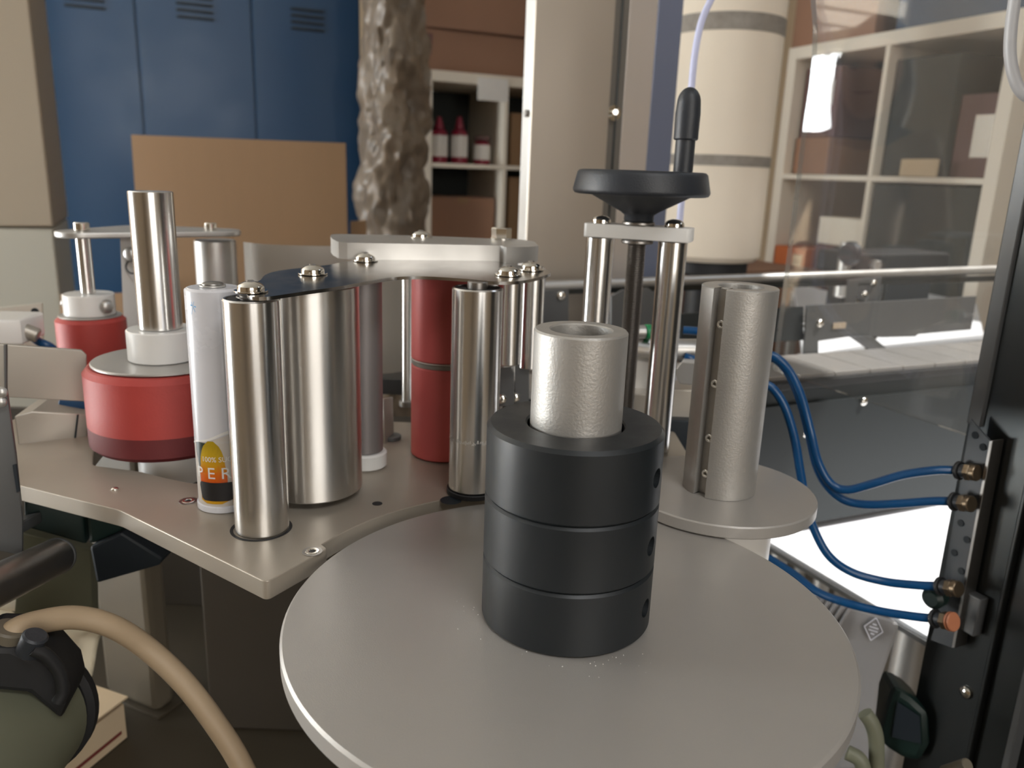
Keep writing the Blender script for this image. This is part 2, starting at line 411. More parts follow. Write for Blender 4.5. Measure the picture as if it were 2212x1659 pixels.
def boolean_cut(o, cutter_bm):
    me = bpy.data.meshes.new('cut'); cutter_bm.to_mesh(me); cutter_bm.free()
    c = bpy.data.objects.new('cut', me); COL.objects.link(c)
    md = o.modifiers.new('b', 'BOOLEAN'); md.object = c; md.operation = 'DIFFERENCE'; md.solver = 'EXACT'
    bpy.context.view_layer.update()
    dg = bpy.context.evaluated_depsgraph_get()
    new = bpy.data.meshes.new_from_object(o.evaluated_get(dg))
    o.modifiers.remove(md); old = o.data; o.data = new; new.name = o.name
    bpy.data.meshes.remove(old); bpy.data.objects.remove(c); bpy.data.meshes.remove(me)
def copy_tree(o, parent=None):
    c = o.copy(); COL.objects.link(c); c.parent = parent
    ORG[c] = ORG[o].copy()
    for ch in list(o.children): copy_tree(ch, c)
    return c

# ================================================================== THE ROOM
AL, AR, BF, BB = -2.5, 3.4, -2.6, 5.0       # walls of the room frame
def ceil_z(a): return 2.62 + 0.05 * (a - AL)
fl = struct('floor', rbox(AL - .2, AR + .2, BF - .2, BB + .2, -0.1, 0.0), 'floor')
def wall_with_windows(name, along, fixed, lo, hi, top, wins, thick):
    """wall pierced by windows, built of piers, sills and lintels"""
    bm = bmesh.new()
    def piece(s0, s1, z0, z1):
        if s1 - s0 < 1e-4 or z1 - z0 < 1e-4: return
        if along == 'b': rbox(min(fixed, fixed + thick), max(fixed, fixed + thick), s0, s1, z0, z1, bm=bm)
        else: rbox(s0, s1, min(fixed, fixed + thick), max(fixed, fixed + thick), z0, z1, bm=bm)
    cur = lo
    for s0, s1, z0, z1 in sorted(wins):
        piece(cur, s0, 0, top); piece(s0, s1, 0, z0); piece(s0, s1, z1, top); cur = s1
    piece(cur, hi, 0, top)
    return struct(name, bm, 'wall')
wall_with_windows('wall_left', 'b', AL, BF, BB, 2.62, list(WIN), -.2)
wall_with_windows('wall_right', 'b', AR, BF, BB, ceil_z(AR), [], .2)
wall_with_windows('wall_back', 'a', BB, AL, AR, 3.1, [], .2)
wall_with_windows('wall_front', 'a', BF, AL, AR, 3.1, [(-.6, .9, 1.1, 2.2)], -.2)
# ribbed sheet ceiling rising to the right, with added unseen openings: sun onto the white table, fill behind the lens
SK = [(1.47, 2.45, -.20, 0.72), (-.3, .7, -1.6, -.8)]        # a0 a1 b0 b1
bm = bmesh.new()
def ceil_piece(a0, a1, b0, b1):
    if a1 - a0 < 1e-4 or b1 - b0 < 1e-4: return
    vs_ = [(a0, b0), (a1, b0), (a1, b1), (a0, b1)]
    lo = [bm.verts.new(rw(a, b, ceil_z(a))) for a, b in vs_]; hi = [bm.verts.new(rw(a, b, ceil_z(a) + .08)) for a, b in vs_]
    bm.faces.new(lo); bm.faces.new(hi)
    for i in range(4): bm.faces.new((lo[i], lo[(i + 1) % 4], hi[(i + 1) % 4], hi[i]))
bs = sorted({BF - .2, BB + .2} | {s[2] for s in SK} | {s[3] for s in SK})
for b0, b1 in zip(bs, bs[1:]):
    cur = AL - .2
    for s in sorted(SK):
        if s[2] <= b0 + 1e-6 and s[3] >= b1 - 1e-6:
            ceil_piece(cur, s[0], b0, b1); cur = s[1]
    ceil_piece(cur, AR + .2, b0, b1)
ce = struct('ceiling', bm, 'ceil')
for k in range(24):
    a = AL + .12 + k * .25
    if any(s[0] - .03 < a < s[1] + .03 for s in SK): continue
    mk('rib', rbox(a - .012, a + .012, BF, BB, ceil_z(a) - .022, ceil_z(a) - .001), 'ceil', ce)
struct('trim_1', rbox(AL + .001, AL + .06, BF, BB, 2.46, 2.52, .004), 'winframe')
struct('trim_2', rbox(AL + .001, AL + .04, BF, BB, 2.525, 2.55, .004), 'winframe')
for n_, (b0, b1, WZ0, WZ1) in enumerate(WIN):
    w = mk('window_%d' % (n_ + 1), rbox(AL - .07, AL - .02, b0, b0 + .05, WZ0, WZ1, .004), 'winframe'); w['kind'] = 'structure'
    for q in ((b1 - .05, b1, WZ0, WZ1), (b0 + .05, b1 - .05, WZ0, WZ0 + .05), (b0 + .05, b1 - .05, WZ1 - .05, WZ1)) + (((b0 + b1) / 2 - .02, (b0 + b1) / 2 + .02, WZ0 + .05, WZ1 - .05),) * n_:
        mk('window_frame', rbox(AL - .07, AL - .02, q[0], q[1], q[2], q[3], .004), 'winframe', w)
    mk('pane', rbox(AL - .05, AL - .046, b0 + .05, b1 - .05, WZ0 + .05, WZ1 - .05), 'glass', w)
w = mk('window_3', rbox(-.6, -.55, BF - .07, BF - .02, 1.1, 2.2, .004), 'winframe'); w['kind'] = 'structure'
for q in ((.85, .9, 1.1, 2.2), (-.55, .85, 1.1, 1.15), (-.55, .85, 2.15, 2.2), (.13, .17, 1.15, 2.15)):
    mk('window_frame', rbox(q[0], q[1], BF - .07, BF - .02, q[2], q[3], .004), 'winframe', w)
# outside: canopy on a fascia beam, yard and garden wall, seen only by reflection in the clear pane
cn = thing('yard_canopy', 'pale ribbed canopy outside the wide window, mirrored in the pane', 'canopy', rw(-3.6, 3.9, 2.4))
mk('canopy_sheet', rbox(-5.6, -2.75, 1.8, 6.6, 2.42, 2.44), 'ceil', cn)
for k in range(10): mk('rib', rbox(-5.6, -2.76, 1.9 + k * .48, 1.918 + k * .48, 2.40, 2.4195), 'frame', cn)
mk('fascia_beam', rbox(-2.83, -2.76, 1.8, 6.6, 1.99, 2.09, .004), 'ceil', cn)
mk('fascia_beam', rbox(-2.80, -2.76, 1.8, 6.6, 1.94, 1.975, .004), 'ceil', cn)
mk('canopy_post', rbox(-5.55, -5.45, 1.85, 1.95, 0.002, 2.419, .004), 'frame', cn)
mk('canopy_post', rbox(-5.55, -5.45, 6.4, 6.5, 0.002, 2.419, .004), 'frame', cn)
mk('yellow_tag', rbox(-3.25, -3.12, 3.66, 3.70, 2.385, 2.3995, .002), 'yellow', cn)
gw = thing('garden_wall', 'sunlit beige garden wall outside the window, mirrored in the pane', 'wall', rw(-4.6, 4.2, 0))
mk('masonry', rbox(-4.75, -4.55, 1.8, 7.5, 0.002, 1.60, .01), 'stone', gw)
mk('coping', rbox(-4.79, -4.51, 1.8, 7.5, 1.601, 1.65, .01), 'stone', gw)
struct('floor', rbox(-6.5, AL - .201, -1.0, 8.0, -.1, 0.0), 'floor')

# ================================================================== BACKGROUND
# --- blue lockers
LB = 2.95
lk = thing('blue_locker', 'dark blue steel locker with three doors behind the cardboard sheet', 'locker', rw(0.2, LB, 0))
aL, aR = -0.3007, 0.6896
s1, s2 = -0.0198, 0.3285
mk('carcass', rbox(aL, aR, LB + .012, LB + .45, .02, 2.0, .004), 'locker', lk)
vz = 1.6608
for a0, a1 in ((aL + .003, s1 - .002), (s1 + .002, s2 - .002), (s2 + .002, aR - .003)):
    d = mk('door', rbox(a0, a1, LB - .004, LB + .012, .10, 1.98, .003), 'locker', lk)
    for k in range(4):
        mk('vent_slot', rbox((a0 + a1) / 2 - .055, (a0 + a1) / 2 + .055, LB - .010, LB - .003, vz - .03 + k * .02, vz - .022 + k * .02, .002), 'slot', d)
# --- beige cabinet at the far left
cb = thing('tall_cabinet', 'tall beige cabinet at the left edge beside the blue locker', 'cabinet', rw(-.4, 2.1, 0))
ce_a = -0.2191
cz = 1.0367
mk('upper_panel', rbox(ce_a - .28, ce_a, 2.1, 2.45, cz, 2.0, .004), 'beige', cb)
mk('lower_panel', rbox(ce_a - .28, ce_a - .002, 2.095, 2.45, .02, cz - .004, .004), 'beigelight', cb)
# --- upright cardboard sheet
sh = [(-0.8229,1.7500,1.2418), (-0.3702,1.7500,1.2407), (-0.3649,1.7500,0.0020), (-0.8397,1.7500,0.0020)]
cd = thing('cardboard_sheet', 'flat brown cardboard sheet standing upright in front of the lockers', 'cardboard', Vector(sh[3]))
mk('liner', slab([Vector(p) for p in sh], (0, .006, 0)), 'card', cd)
mk('flap', slab([(-0.3663,1.7700,1.0775), (-0.3328,1.7700,1.0807), (-0.3287,1.7700,0.9963), (-0.3677,1.7700,0.9949)], (0, .005, 0)), 'card', cd)
mk('lower_board', slab([(-0.9819,1.7000,0.9044), (-0.7910,1.7000,0.9155), (-0.7983,1.7000,0.8258), (-0.9914,1.7000,0.8186)], (0, .006, 0)), 'card', cd)
# --- bundle wrapped in stretch film
wr = thing('wrapped_bundle', 'tall crumpled bundle in clear stretch film between locker and white shelf', 'bundle', rw(.9, 3.0, 0))
bm = bmesh.new()
wl, wrr = 0.6090, 0.7993
nu, nv = 64, 150
cA, rA = (wl + wrr) / 2, (wrr - wl) / 2
rows = []
for j in range(nv + 1):
    z = 0.0 + 1.95 * j / nv
    wid = 1.0 - .10 * max(0, (z - 1.25) / .6)
    row = []
    for i in range(nu):
        t = 2 * PI * i / nu
        p = Vector((math.cos(t), math.sin(t), z))
        k = noise.fractal(Vector((p.x * 1.6, p.y * 1.6, z * 6.5)), 1.0, 2.0, 5) * .34 + abs(noise.noise(Vector((p.x * 4, p.y * 4, z * 17)))) * .22
        k2 = .05 * math.sin(z * 9.0)
        row.append(bm.verts.new(rw(cA + k2 * rA + rA * wid * (1 + k) * math.cos(t), 2.58 + .13 * (1 + k) * math.sin(t), z)))
    rows.append(row)
for A, B in zip(rows, rows[1:]):
    for i in range(nu): bm.faces.new((A[i], A[(i + 1) % nu], B[(i + 1) % nu], B[i]))
bm.faces.new(rows[-1]); bm.faces.new(rows[0][::-1])
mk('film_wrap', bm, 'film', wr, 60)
mk('dark_cap', rbox(wl + .0, wrr - .06, 2.50, 2.66, 1.955, 2.05, .01), 'teal', wr)

# --- shelving units
def cube_shelf(name, label, conv, w_cells, n_rows, cell, z_top, depth, loc):
    """conv(s, d, z): s along the front, d into the unit"""
    t = thing(name, label, 'shelf', loc)
    T, th = .036, .015
    W_ = w_cells * cell + (w_cells - 1) * th
    def slabx(n, s0, s1, d0, d1, z0, z1, m='shelf', par=t):
        bm = bmesh.new()
        vsx = [bm.verts.new(conv(s, d, z)) for z in (z0, z1) for s, d in ((s0, d0), (s1, d0), (s1, d1), (s0, d1))]
        for f in ((0, 3, 2, 1), (4, 5, 6, 7), (0, 1, 5, 4), (1, 2, 6, 5), (2, 3, 7, 6), (3, 0, 4, 7)): bm.faces.new([vsx[i] for i in f])
        return mk(n, bevel(bm, .002), m, par)
    slabx('side_panel', -T, 0, 0, depth, 0.002, z_top); slabx('side_panel', W_, W_ + T, 0, depth, 0.002, z_top)
    slabx('top_panel', 0, W_, 0, depth, z_top - T, z_top)
    z = z_top - T
    for r in range(n_rows):
        z -= cell
        if z < .06: z = .04
        slabx('shelf_board', 0, W_, .001, depth - .01, z - th, z)
        for k in range(1, w_cells):
            s = k * cell + (k - 1) * th
            slabx('divider', s, s + th, .001, depth - .01, z, z + cell)
        z -= th
    slabx('back_panel', 0, W_, depth - .008, depth, .05, z_top - T, 'shelfback')
    return t, slabx, W_
# shelf 1, front along U
S1B = 2.86
s1a = 0.9241
zt1 = 1.5338
zm1 = 1.2178
cell1 = zt1 - .036 - zm1
sh1, slab1, W1 = cube_shelf('cube_shelf', 'white cube shelf holding red capped bottles behind the steel column', lambda s, d, z: rw(s1a + s, S1B + d, z), 3, 4, cell1, zt1, .39, rw(s1a, S1B, 0))
def bottle(px_a, zb, h, r, cap, label):
    t = thing('squeeze_bottle', label, 'bottle', rw(px_a, S1B + .10, zb), 'bottles on the white cube shelf')
    c = rw(px_a, S1B + .10, 0); zz = zb + .001
    mk('body', lathe([(0, zz), (r * .92, zz), (r, zz + .006), (r, zz + h * .62), (r * .8, zz + h * .70), (r * .4, zz + h * .74), (0, zz + h * .74)], c, 24), 'magenta', t)
    mk('label', ring(r * 1.0, r * 1.03, zz + h * .14, zz + h * .60, c, .0003, 24), 'white', t)
    if cap: mk('cap', lathe([(0, zz + h * .74), (r * .55, zz + h * .74), (r * .5, zz + h * .80), (r * .22, zz + h), (0, zz + h)], c, 20), 'magenta', t)
    else: mk('lid', rod(r * .95, zz + h * .74, zz + h * .86, c, .001, 24), 'plum', t)
for px, (cap, h, lab) in zip((948, 991, 1040), ((True, .165, 'leftmost red bottle on the white cube shelf, cap half hidden'), (True, .17, 'middle red bottle with pointed red cap on the white cube shelf'), (False, .12, 'short flat lidded jar with white label, rightmost on the cube shelf'))):
    a_ = {948: 0.9833, 991: 1.0626, 1040: 1.1550}[px]
    bottle(a_, zm1, h, .032, cap, lab)
def carton(name, label, a0, a1, b0, b1, z0, z1, m='card2', cat='box', grp=None, tape=True):
    t = thing(name, label, cat, rw((a0 + a1) / 2, (b0 + b1) / 2, z0), grp)
    mk('carton', rbox(a0, a1, b0, b1, z0, z1, .003), m, t)
    if tape:
        am = (a0 + a1) / 2
        mk('tape', rbox(am - .02, am + .02, b0 - .0012, b1, z1 - .02, z1 + .0012), 'card', t)
        mk('flap', rbox(a0 + .002, a1 - .002, b0 + .004, (b0 + b1) / 2 - .002, z1 + .0002, z1 + .003), m, t)
    return t
zl1 = zm1 - .015 - cell1
carton('storage_box', 'brown cardboard box in the lower left cell of the shelf behind the thick plate', s1a + .01, s1a + .27, S1B + .05, S1B + .33, zl1 + .001, zl1 + 1.0935 - (zl1), 'card2')
carton('storage_box', 'narrow brown box standing in the second column of the shelf, upper cell', s1a + cell1 + .045, s1a + cell1 + .2, S1B + .04, S1B + .3, zm1 + .001, zm1 + .19, 'card')
carton('storage_box', 'narrow brown box standing in the second column of the shelf, lower cell', s1a + cell1 + .045, s1a + cell1 + .2, S1B + .04, S1B + .3, zl1 + .001, zl1 + .25, 'card')
zb1 = 1.6686
carton('top_box', 'brown carton lying directly on the white cube shelf', s1a - .02, s1a + .85, S1B + .02, S1B + .36, zt1 + .001, zb1, 'card2')
carton('top_box', 'upper brown carton stacked at the top above the cube shelf', s1a - .05, s1a + .9, S1B + .0, S1B + .38, zb1 + .006, zb1 + .30, 'card2')
pn = mk('price_note', rbox(s1a + cell1 - .11, s1a + cell1 + .01, S1B - .003, S1B - .001, zt1 - .09, zt1 - .012), 'white')
tag(pn, 'white paper note taped under the top edge of the cube shelf', 'note')
fl_ = mk('cardboard_flap', slab([rw(*(0.8666,1.6470)[:1], 2.84, 1.6470), rw(0.9165, 2.84, 1.6488), rw(0.8993, 2.80, 1.5713)], rw(0, .004, 0)), 'plum')
tag(fl_, 'dark folded carton flap hanging at the left end of the stacked boxes', 'cardboard')
# shelf 2, front along -V (seen from its side), right of the white roll
P2 = Vector((0.8251,2.5918,1.3791)); D2 = Vector((.4067, -.9135, 0)); I2 = Vector((.9135, .4067, 0))
def conv2(s, d, z): return Vector((P2.x, P2.y, 0)) + D2 * s + I2 * d + Vector((0, 0, z))
zt2 = 1.5450
zm2 = 1.2192
cell2 = .335
sh2, slab2, W2 = cube_shelf('cube_shelf', 'white cube shelf seen through the acrylic pane at right', conv2, 2, 4, cell2, zm2 + cell2 + .036, .39, conv2(0, 0, 0))
zt2 = zm2 + cell2 + .036
def box2(name, label, s0, s1, d0, d1, z0, z1, m, cat='box', extra=None):
    t = thing(name, label, cat, conv2((s0 + s1) / 2, (d0 + d1) / 2, z0))
    bm = bmesh.new()
    vsx = [bm.verts.new(conv2(s, d, z)) for z in (z0, z1) for s, d in ((s0, d0), (s1, d0), (s1, d1), (s0, d1))]
    for f in ((0, 3, 2, 1), (4, 5, 6, 7), (0, 1, 5, 4), (1, 2, 6, 5), (2, 3, 7, 6), (3, 0, 4, 7)): bm.faces.new([vsx[i] for i in f])
    mk('carton', bevel(bm, .003), m, t)
    if extra:
        e0, e1, y0, y1, em = extra
        bm = bmesh.new()
        vsx = [bm.verts.new(conv2(s, d, z)) for z in (y0, y1) for s, d in ((e0, d0 - .002), (e1, d0 - .002), (e1, d0 - .0003), (e0, d0 - .0003))]
        for f in ((0, 3, 2, 1), (4, 5, 6, 7), (0, 1, 5, 4), (1, 2, 6, 5), (2, 3, 7, 6), (3, 0, 4, 7)): bm.faces.new([vsx[i] for i in f])
        mk('sticker', bm, em, t)
    return t
box2('shelf_box', 'plum carton with a pale sticker in the upper left cell of the right shelf', .01, .15, .04, .3, zm2 + .11, zm2 + .31, 'plum', extra=(.06, .13, zm2 + .20, zm2 + .27, 'white'))
box2('shelf_box', 'low tan carton under the plum carton in the right shelf', .01, .15, .03, .3, zm2 + .001, zm2 + .109, 'card2')
box2('shelf_box', 'plum carton at the far right of the upper right cell of the right shelf', .55, .68, .05, .3, zm2 + .001, zm2 + .20, 'plum', extra=(.60, .66, zm2 + .05, zm2 + .15, 'tin'))
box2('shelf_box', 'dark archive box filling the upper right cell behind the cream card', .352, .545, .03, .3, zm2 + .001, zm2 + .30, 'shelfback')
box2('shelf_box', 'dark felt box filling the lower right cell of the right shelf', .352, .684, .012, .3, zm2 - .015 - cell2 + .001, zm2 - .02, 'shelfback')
box2('name_card', 'small cream card standing on the middle board of the right shelf', .44, .55, .0, .012, zm2 + .001, zm2 + .045, 'cardpale', 'card')
zl2 = zm2 - .015 - cell2
box2('shelf_box', 'orange cardboard box at the bottom left of the right shelf', -.0 + .005, .14, .0, .28, zl2 + .001, zl2 + .13, 'card3', extra=(.09, .13, zl2 + .01, zl2 + .11, 'cardpale'))
box2('shelf_box', 'tilted stack of white papers in the lower left cell of the right shelf', .16, .325, .02, .3, zl2 + .15, zl2 + .23, 'paper')
box2('shelf_box', 'dark red carton under the white papers in the right shelf', .15, .33, .03, .3, zl2 + .001, zl2 + .149, 'plum')
box2('roof_box', 'brown carton on top of the right shelf beside the white roll', -.05, .27, .02, .36, zt2 + .001, zt2 + .33, 'card2')
box2('roof_box', 'dark blue carton on top of the right shelf seen through the pane', .34, .72, .02, .36, zt2 + .001, zt2 + .33, 'locker')
# --- white roll
rx, ry, rr_ = (0.4447,1.8986,0.1237)
rzb = 1.0133
rl = thing('foam_roll', 'tall white wrapped roll with two grey tape bands, left of the right shelf', 'roll', (rx, ry, rzb))
mk('roll', rod(rr_, rzb, 2.05, (rx, ry), .012, 64), 'foam', rl)
for py0, py1 in ((62, 22), (358, 334)):
    z0, z1 = {62: (1.4943, 1.5294), 358: (1.2229, 1.2457)}[py0]
    mk('tape_band', ring(rr_, rr_ + .001, z0, z1, (rx, ry), .0002, 64), 'tape', rl)
st = thing('roll_stand', 'black low stand carrying the white wrapped roll', 'stand', (rx, ry, 0))
mk('stand_plate', rod(rr_ * .8, rzb - .03, rzb - .001, (rx, ry), .003, 40), 'black', st)
mk('stand_post', rod(.04, .02, rzb - .03, (rx, ry), .002, 24), 'black', st)
mk('stand_foot', rod(.16, .0, .02, (rx, ry), .002, 40), 'black', st)
# brown block behind the conveyor, low
carton('floor_crate', 'brown crate under the white roll behind the conveyor', 1.15, 1.75, 1.75, 2.05, .55, .95, 'card2')

# ================================================================== STEEL COLUMN
cbp = .86
a0, a1, a2 = 0.3948, 0.4950, 0.5166
col = thing('steel_column', 'tall brushed stainless steel column with a bright left edge', 'column', rw((a0 + a1) / 2, cbp, .6))
mk('front_plate', rbox(a0, a1, cbp, cbp + .003, .60, 2.2, .0008), 'column', col)
mk('edge_return', rbox(a0, a0 + .003, cbp + .003, cbp + .026, .60, 2.2, .0006), 'satin', col)
mk('seal_channel', rbox(a1 + .0005, a2, cbp + .004, cbp + .014, .60, 2.2, .001), 'channel', col)
mk('channel_lip', rbox((a1 + a2) / 2 - .001, (a1 + a2) / 2 + .001, cbp + .0015, cbp + .004, .60, 2.2, .0004), 'darksteel', col)
a2b, a3, a4 = 0.5310, 0.5710, 0.6080
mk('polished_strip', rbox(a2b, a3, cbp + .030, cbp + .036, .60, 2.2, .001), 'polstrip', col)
mk('reflection_strip', rbox(a3 + .0005, a4, cbp + .031, cbp + .036, .60, 2.2, .001), 'bluegrey', col)  # polished steel beside the column, its blue reflection painted in
pz = 1.2650; pa = 0.5034
bo = mk('bolt', ring(.001, .009, 0, .0016, (0, 0), .0003, 24, (rw(pa, cbp + .0038, pz), rw(0, -1, 0))), 'bright', col)
mk('stud', rod(.0035, 0, .016, (0, 0), .0006, 16, (rw(pa, cbp + .0038, pz), rw(-.4, -1, 0))), 'bright', bo)
mk('edge_pin', rod(.004, 0, .004, (0, 0), .0005, 14, (rw(a0 - .0002, cbp + .010, 1.2583), rw(-1, 0, 0))), 'thread', col)

# ================================================================== CONVEYOR (along U)
cv = thing('conveyor', 'grey steel slat conveyor running away to the right behind the rollers', 'conveyor', rw(.3, .65, .7))
CB = .607; CA = .30
mk('side_panel', rbox(CA, 1.6, CB, CB + .004, .829, .992, .001), 'panelgrey', cv)
mk('side_panel', rbox(CA, 1.6, CB + .09, CB + .094, .84, .990, .001), 'panelgrey', cv)
mk('edge_strip', rbox(CA, 1.6, CB - .004, CB + .006, .988, .996, .001), 'black', cv)
mk('wear_panel', rbox(.46, 1.6, CB - .003, CB - .0005, .831, .972, .0006), 'panelgrey', cv)
for k in range(26):
    a = CA + .001 + k * .05
    mk('chain_slat', rbox(a, a + .0485, CB + .007, CB + .088, .992, 1.000, .0012), 'belt', cv)
for px, py in ((1861, 866), (1738, 937)):
    p = {1861: (0.6851,0.9670), 1738: (0.6102,0.9370)}[px]
    side_screw(cv, rw(p[0], CB - (.003 if px == 1861 else .0), p[1]), rw(0, -1, 0), .0048, .004)
gr = thing('guide_rail', 'long round steel guide rod behind the handwheel columns', 'rail', rw(.4, .76, 1.0))
rz_ = 1.0795
mk('rail_rod', rod(.0062, 0, 1.6, (0, 0), .0005, 20, (rw(0.3704, .775, 1.0746), rw(1.0, 0, (1.0827 - 1.0749) / (1.0995 - 0.3815)))), 'satin', gr)
mk('rail_liner', rbox(0.3704, 1.9, .770, .780, rz_ - .0135, rz_ - .0055, .001), 'darksteel', gr)
# vertical guide plates behind the chain
def vplate(name, label, pts, b, m='frame', th=.003):
    t = thing(name, label, 'plate', rw(pts[0][0], b, pts[0][1]))
    mk('plate', slab([rw(a, b, z) for a, z in pts], rw(0, th, 0), .0005), m, t)
    return t
GB = .70
g1 = vplate('guide_plate', 'long grey slotted guide plate above the conveyor at right', [(0.6823,1.0560),(0.9673,1.0589),(0.9685,1.0148),(0.8721,1.0132),(0.8678,1.0104),(0.8092,1.0121),(0.7818,1.0146),(0.7515,1.0155),(0.7068,1.0126),(0.7100,0.9939),(0.6870,0.9952),(0.6852,1.0143)], GB)
p = (0.7044,1.0344); side_screw(g1, rw(p[0], GB, p[1]), rw(0, -1, 0), .005, .004)
q = (0.7354,1.0303)
mk('slot', rbox(q[0] - .010, q[0] + .010, GB - .0012, GB - .0002, q[1] - .0035, q[1] + .0035), 'wall', g1)
vplate('guide_plate', 'short dark guide plate joining the slotted plate at its left end', [(0.5107,1.0515),(0.6827,1.0539),(0.6895,1.0134),(0.5148,1.0134)], GB + .006, 'panelgrey')
vplate('guide_plate', 'slanted grey foot plate on the conveyor under the slotted guide plate', [(0.7745,1.0165),(0.7869,1.0153),(0.8150,0.9994),(0.7874,0.9980),(0.7521,1.0165)], GB - .005)
g2 = vplate('guide_plate', 'grey guide plate with one bright dome screw left of the handwheel columns', [(0.3443,1.0788),(0.3805,1.0788),(0.3821,1.0431),(0.3460,1.0437)], .72)
p = (0.3713,1.0729); side_screw(g2, rw(p[0], .72, p[1]), rw(0, -1, 0), .005, .004)
vplate('guide_plate', 'rounded grey plate between the two handwheel columns', [(0.4428,1.0674),(0.4568,1.0740),(0.4892,1.0753),(0.5053,1.0656),(0.5107,1.0101),(0.4470,1.0134)], .74)
br = vplate('sensor_bracket', 'bright angled bracket under the guide rod, beside the black box', [(0.7883,1.0775),(0.8446,1.0800),(0.8447,1.0490),(0.8239,1.0485),(0.8310,1.0726),(0.8064,1.0725),(0.8065,1.0484),(0.7909,1.0483)], .745)
for px in (1893, 1874):
    p = {1893: (0.8310,1.0726), 1874: (0.8187,1.0587)}[px]
    side_screw(br, rw(p[0], .745, p[1]), rw(0, -1, 0), .0045, .004)
bx = thing('sensor_box', 'black rectangular sensor box under the guide rod', 'sensor', rw(.95, .80, 1.0))
p0 = (0.9131,1.0708); p1 = (1.0034,1.0346)
mk('housing', rbox(p0[0], p1[0], .80, .86, p1[1], p0[1], .003), 'black', bx)
mk('cover', rbox(p0[0] + .003, p1[0] - .003, .797, .7995, p1[1] + .004, p0[1] - .004, .001), 'slot', bx)
hd = thing('filling_head', 'dark blurred machine head with knob above the guide rod at right', 'machine', rw(1.1, 1.2, 1.0))
p0 = (1.1760,1.0710); p1 = (1.4247,1.0294)
mk('head_block', rbox(p0[0], p1[0], 1.1, 1.2, p1[1], p0[1], .006), 'black', hd)
p = (1.1472,1.0722)
mk('knob', rod(.022, -.012, .012, (0, 0), .006, 24, (rw(p[0], 1.09, p[1]), rw(1, 0, 0))), 'bakelite', hd)
mk('nut', hexhead(.010, 0, .012, (0, 0), (rw(1.2195, 1.1, 1.0501), rw(0, -1, 0))), 'satin', hd)
mk('neck', rod(.012, -.05, .05, (0, 0), .002, 20, (rw(p[0], 1.1, p[1] - .03), (0, 0, 1))), 'satin', hd)
mk('hanger', rbox(p0[0] + .08, p0[0] + .105, 1.2, 1.24, .936, p0[1], .003), 'black', hd)

# ================================================================== WHITE TABLE (sunlit)
TZ = .822
wt = thing('white_table', 'sunlit white table top below the conveyor at right', 'table', rw(1.0, 1.2, 0))
tp = [(0.2917,0.7559),(0.3669,0.5986)]
e0 = Vector(tp[0]); e1 = Vector(tp[1]); ed = (e1 - e0).normalized(); en = Vector((-ed.y, ed.x))
if en.y < 0: en = -en
q = [e0 - ed * .10, e1 + ed * .30, e1 + ed * .30 + en * 1.0, e0 - ed * .10 + en * 1.0]
mk('table_top', prism(q, TZ - .009, TZ, .001), 'tablewhite', wt)
mk('edge_band', prism([e0 - ed * .10 - en * .003, e1 + ed * .30 - en * .003, e1 + ed * .30 - en * .0005, e0 - ed * .10 - en * .0005], TZ - .0085, TZ - .0035, .0004), 'frame', wt)
for p in q:
    c = p + (sum(q, Vector((0, 0))) / 4 - p) * .40
    mk('leg', rod(.018, 0, TZ - .0092, c, .001, 20), 'satin', wt)
def side_table(label, pts, z):
    t = thing('packing_table', label, 'table', (sum(p[0] for p in pts) / 4, sum(p[1] for p in pts) / 4, 0))
    mk('table_top', prism([(p[0], p[1]) for p in pts], z - .012, z, .001), 'tablewhite', t)
    mx_, my_ = sum(p[0] for p in pts) / 4, sum(p[1] for p in pts) / 4
    for p in pts: mk('leg', rod(.014, 0.0005, z - .0122, (p[0] + (mx_ - p[0]) * .14, p[1] + (my_ - p[1]) * .14), .001, 20), 'satin', t)
side_table('low white sunlit table seen through the left gap under the guide rod', [(0.7429,2.1301,0.9350),(0.7940,1.9407,0.9350),(0.5878,1.3093,0.9350),(0.4491,1.2061,0.9350)], .935)
side_table('low white sunlit table seen through the right gap beside the dark frame post', [(1.0538,2.1057,0.9300),(1.1009,1.8930,0.9300),(0.8848,1.4807,0.9300),(0.6043,1.3243,0.9300)], .93)

# ================================================================== BASE PLATE
BPZ = 1.002
DC = Vector((.0279, .3252))        # axis of the big reel disc
notch = []
r_n = .1345
a_s = math.atan2(.3786 - DC.y, -.0973 - DC.x); a_e = math.radians(61)
for k in range(25):
    t = a_s + (a_e - a_s) * k / 24
    notch.append((DC.x + r_n * math.cos(t), DC.y + r_n * math.sin(t)))
outl = [(-.1124, .3372), (-.0918, .3737)]
rnd = [.0035, .006]
outl += notch; rnd += [0] * len(notch)
outl += [(.093, .50), (.128, .512), (.128, .592), (-.15, .59), (-.178, .520), (-.165, .468), (-.1918, .4525), (-.2085, .4585), (-.2336, .4694), (-.2667, .4767), (-.278, .50), (-.30, .60), (-.37, .60), (-.37, .47), (-.2893, .4395), (-.2166, .4103)]
rnd += [0.004] * 16
bpl = thing('base_plate', 'thick sand coloured aluminium base plate carrying the rollers', 'plate', (-.1, .45, BPZ - .010))
mk('plate', prism(round_poly(outl, rnd), BPZ - .010, BPZ, .0005), 'anod', bpl)
for c in ((-.1849, .4262), (-.0987, .3695)):
    s = mk('counterbore', ring(.0034, .0052, BPZ + .00005, BPZ + .0004, c, .0001, 32), 'thread', bpl)
    s2_ = mk('socket_screw', ring(.0018, .0036, BPZ + .00005, BPZ + .0007, c, .0003, 28), 'bright', bpl)
    mk('hex_socket', hexhead(.0018, BPZ + .00005, BPZ + .0007, c), 'black', s2_)
mk('dowel', dome(.0022, .0012, (-.2342, .4397), BPZ), 'bright', bpl)
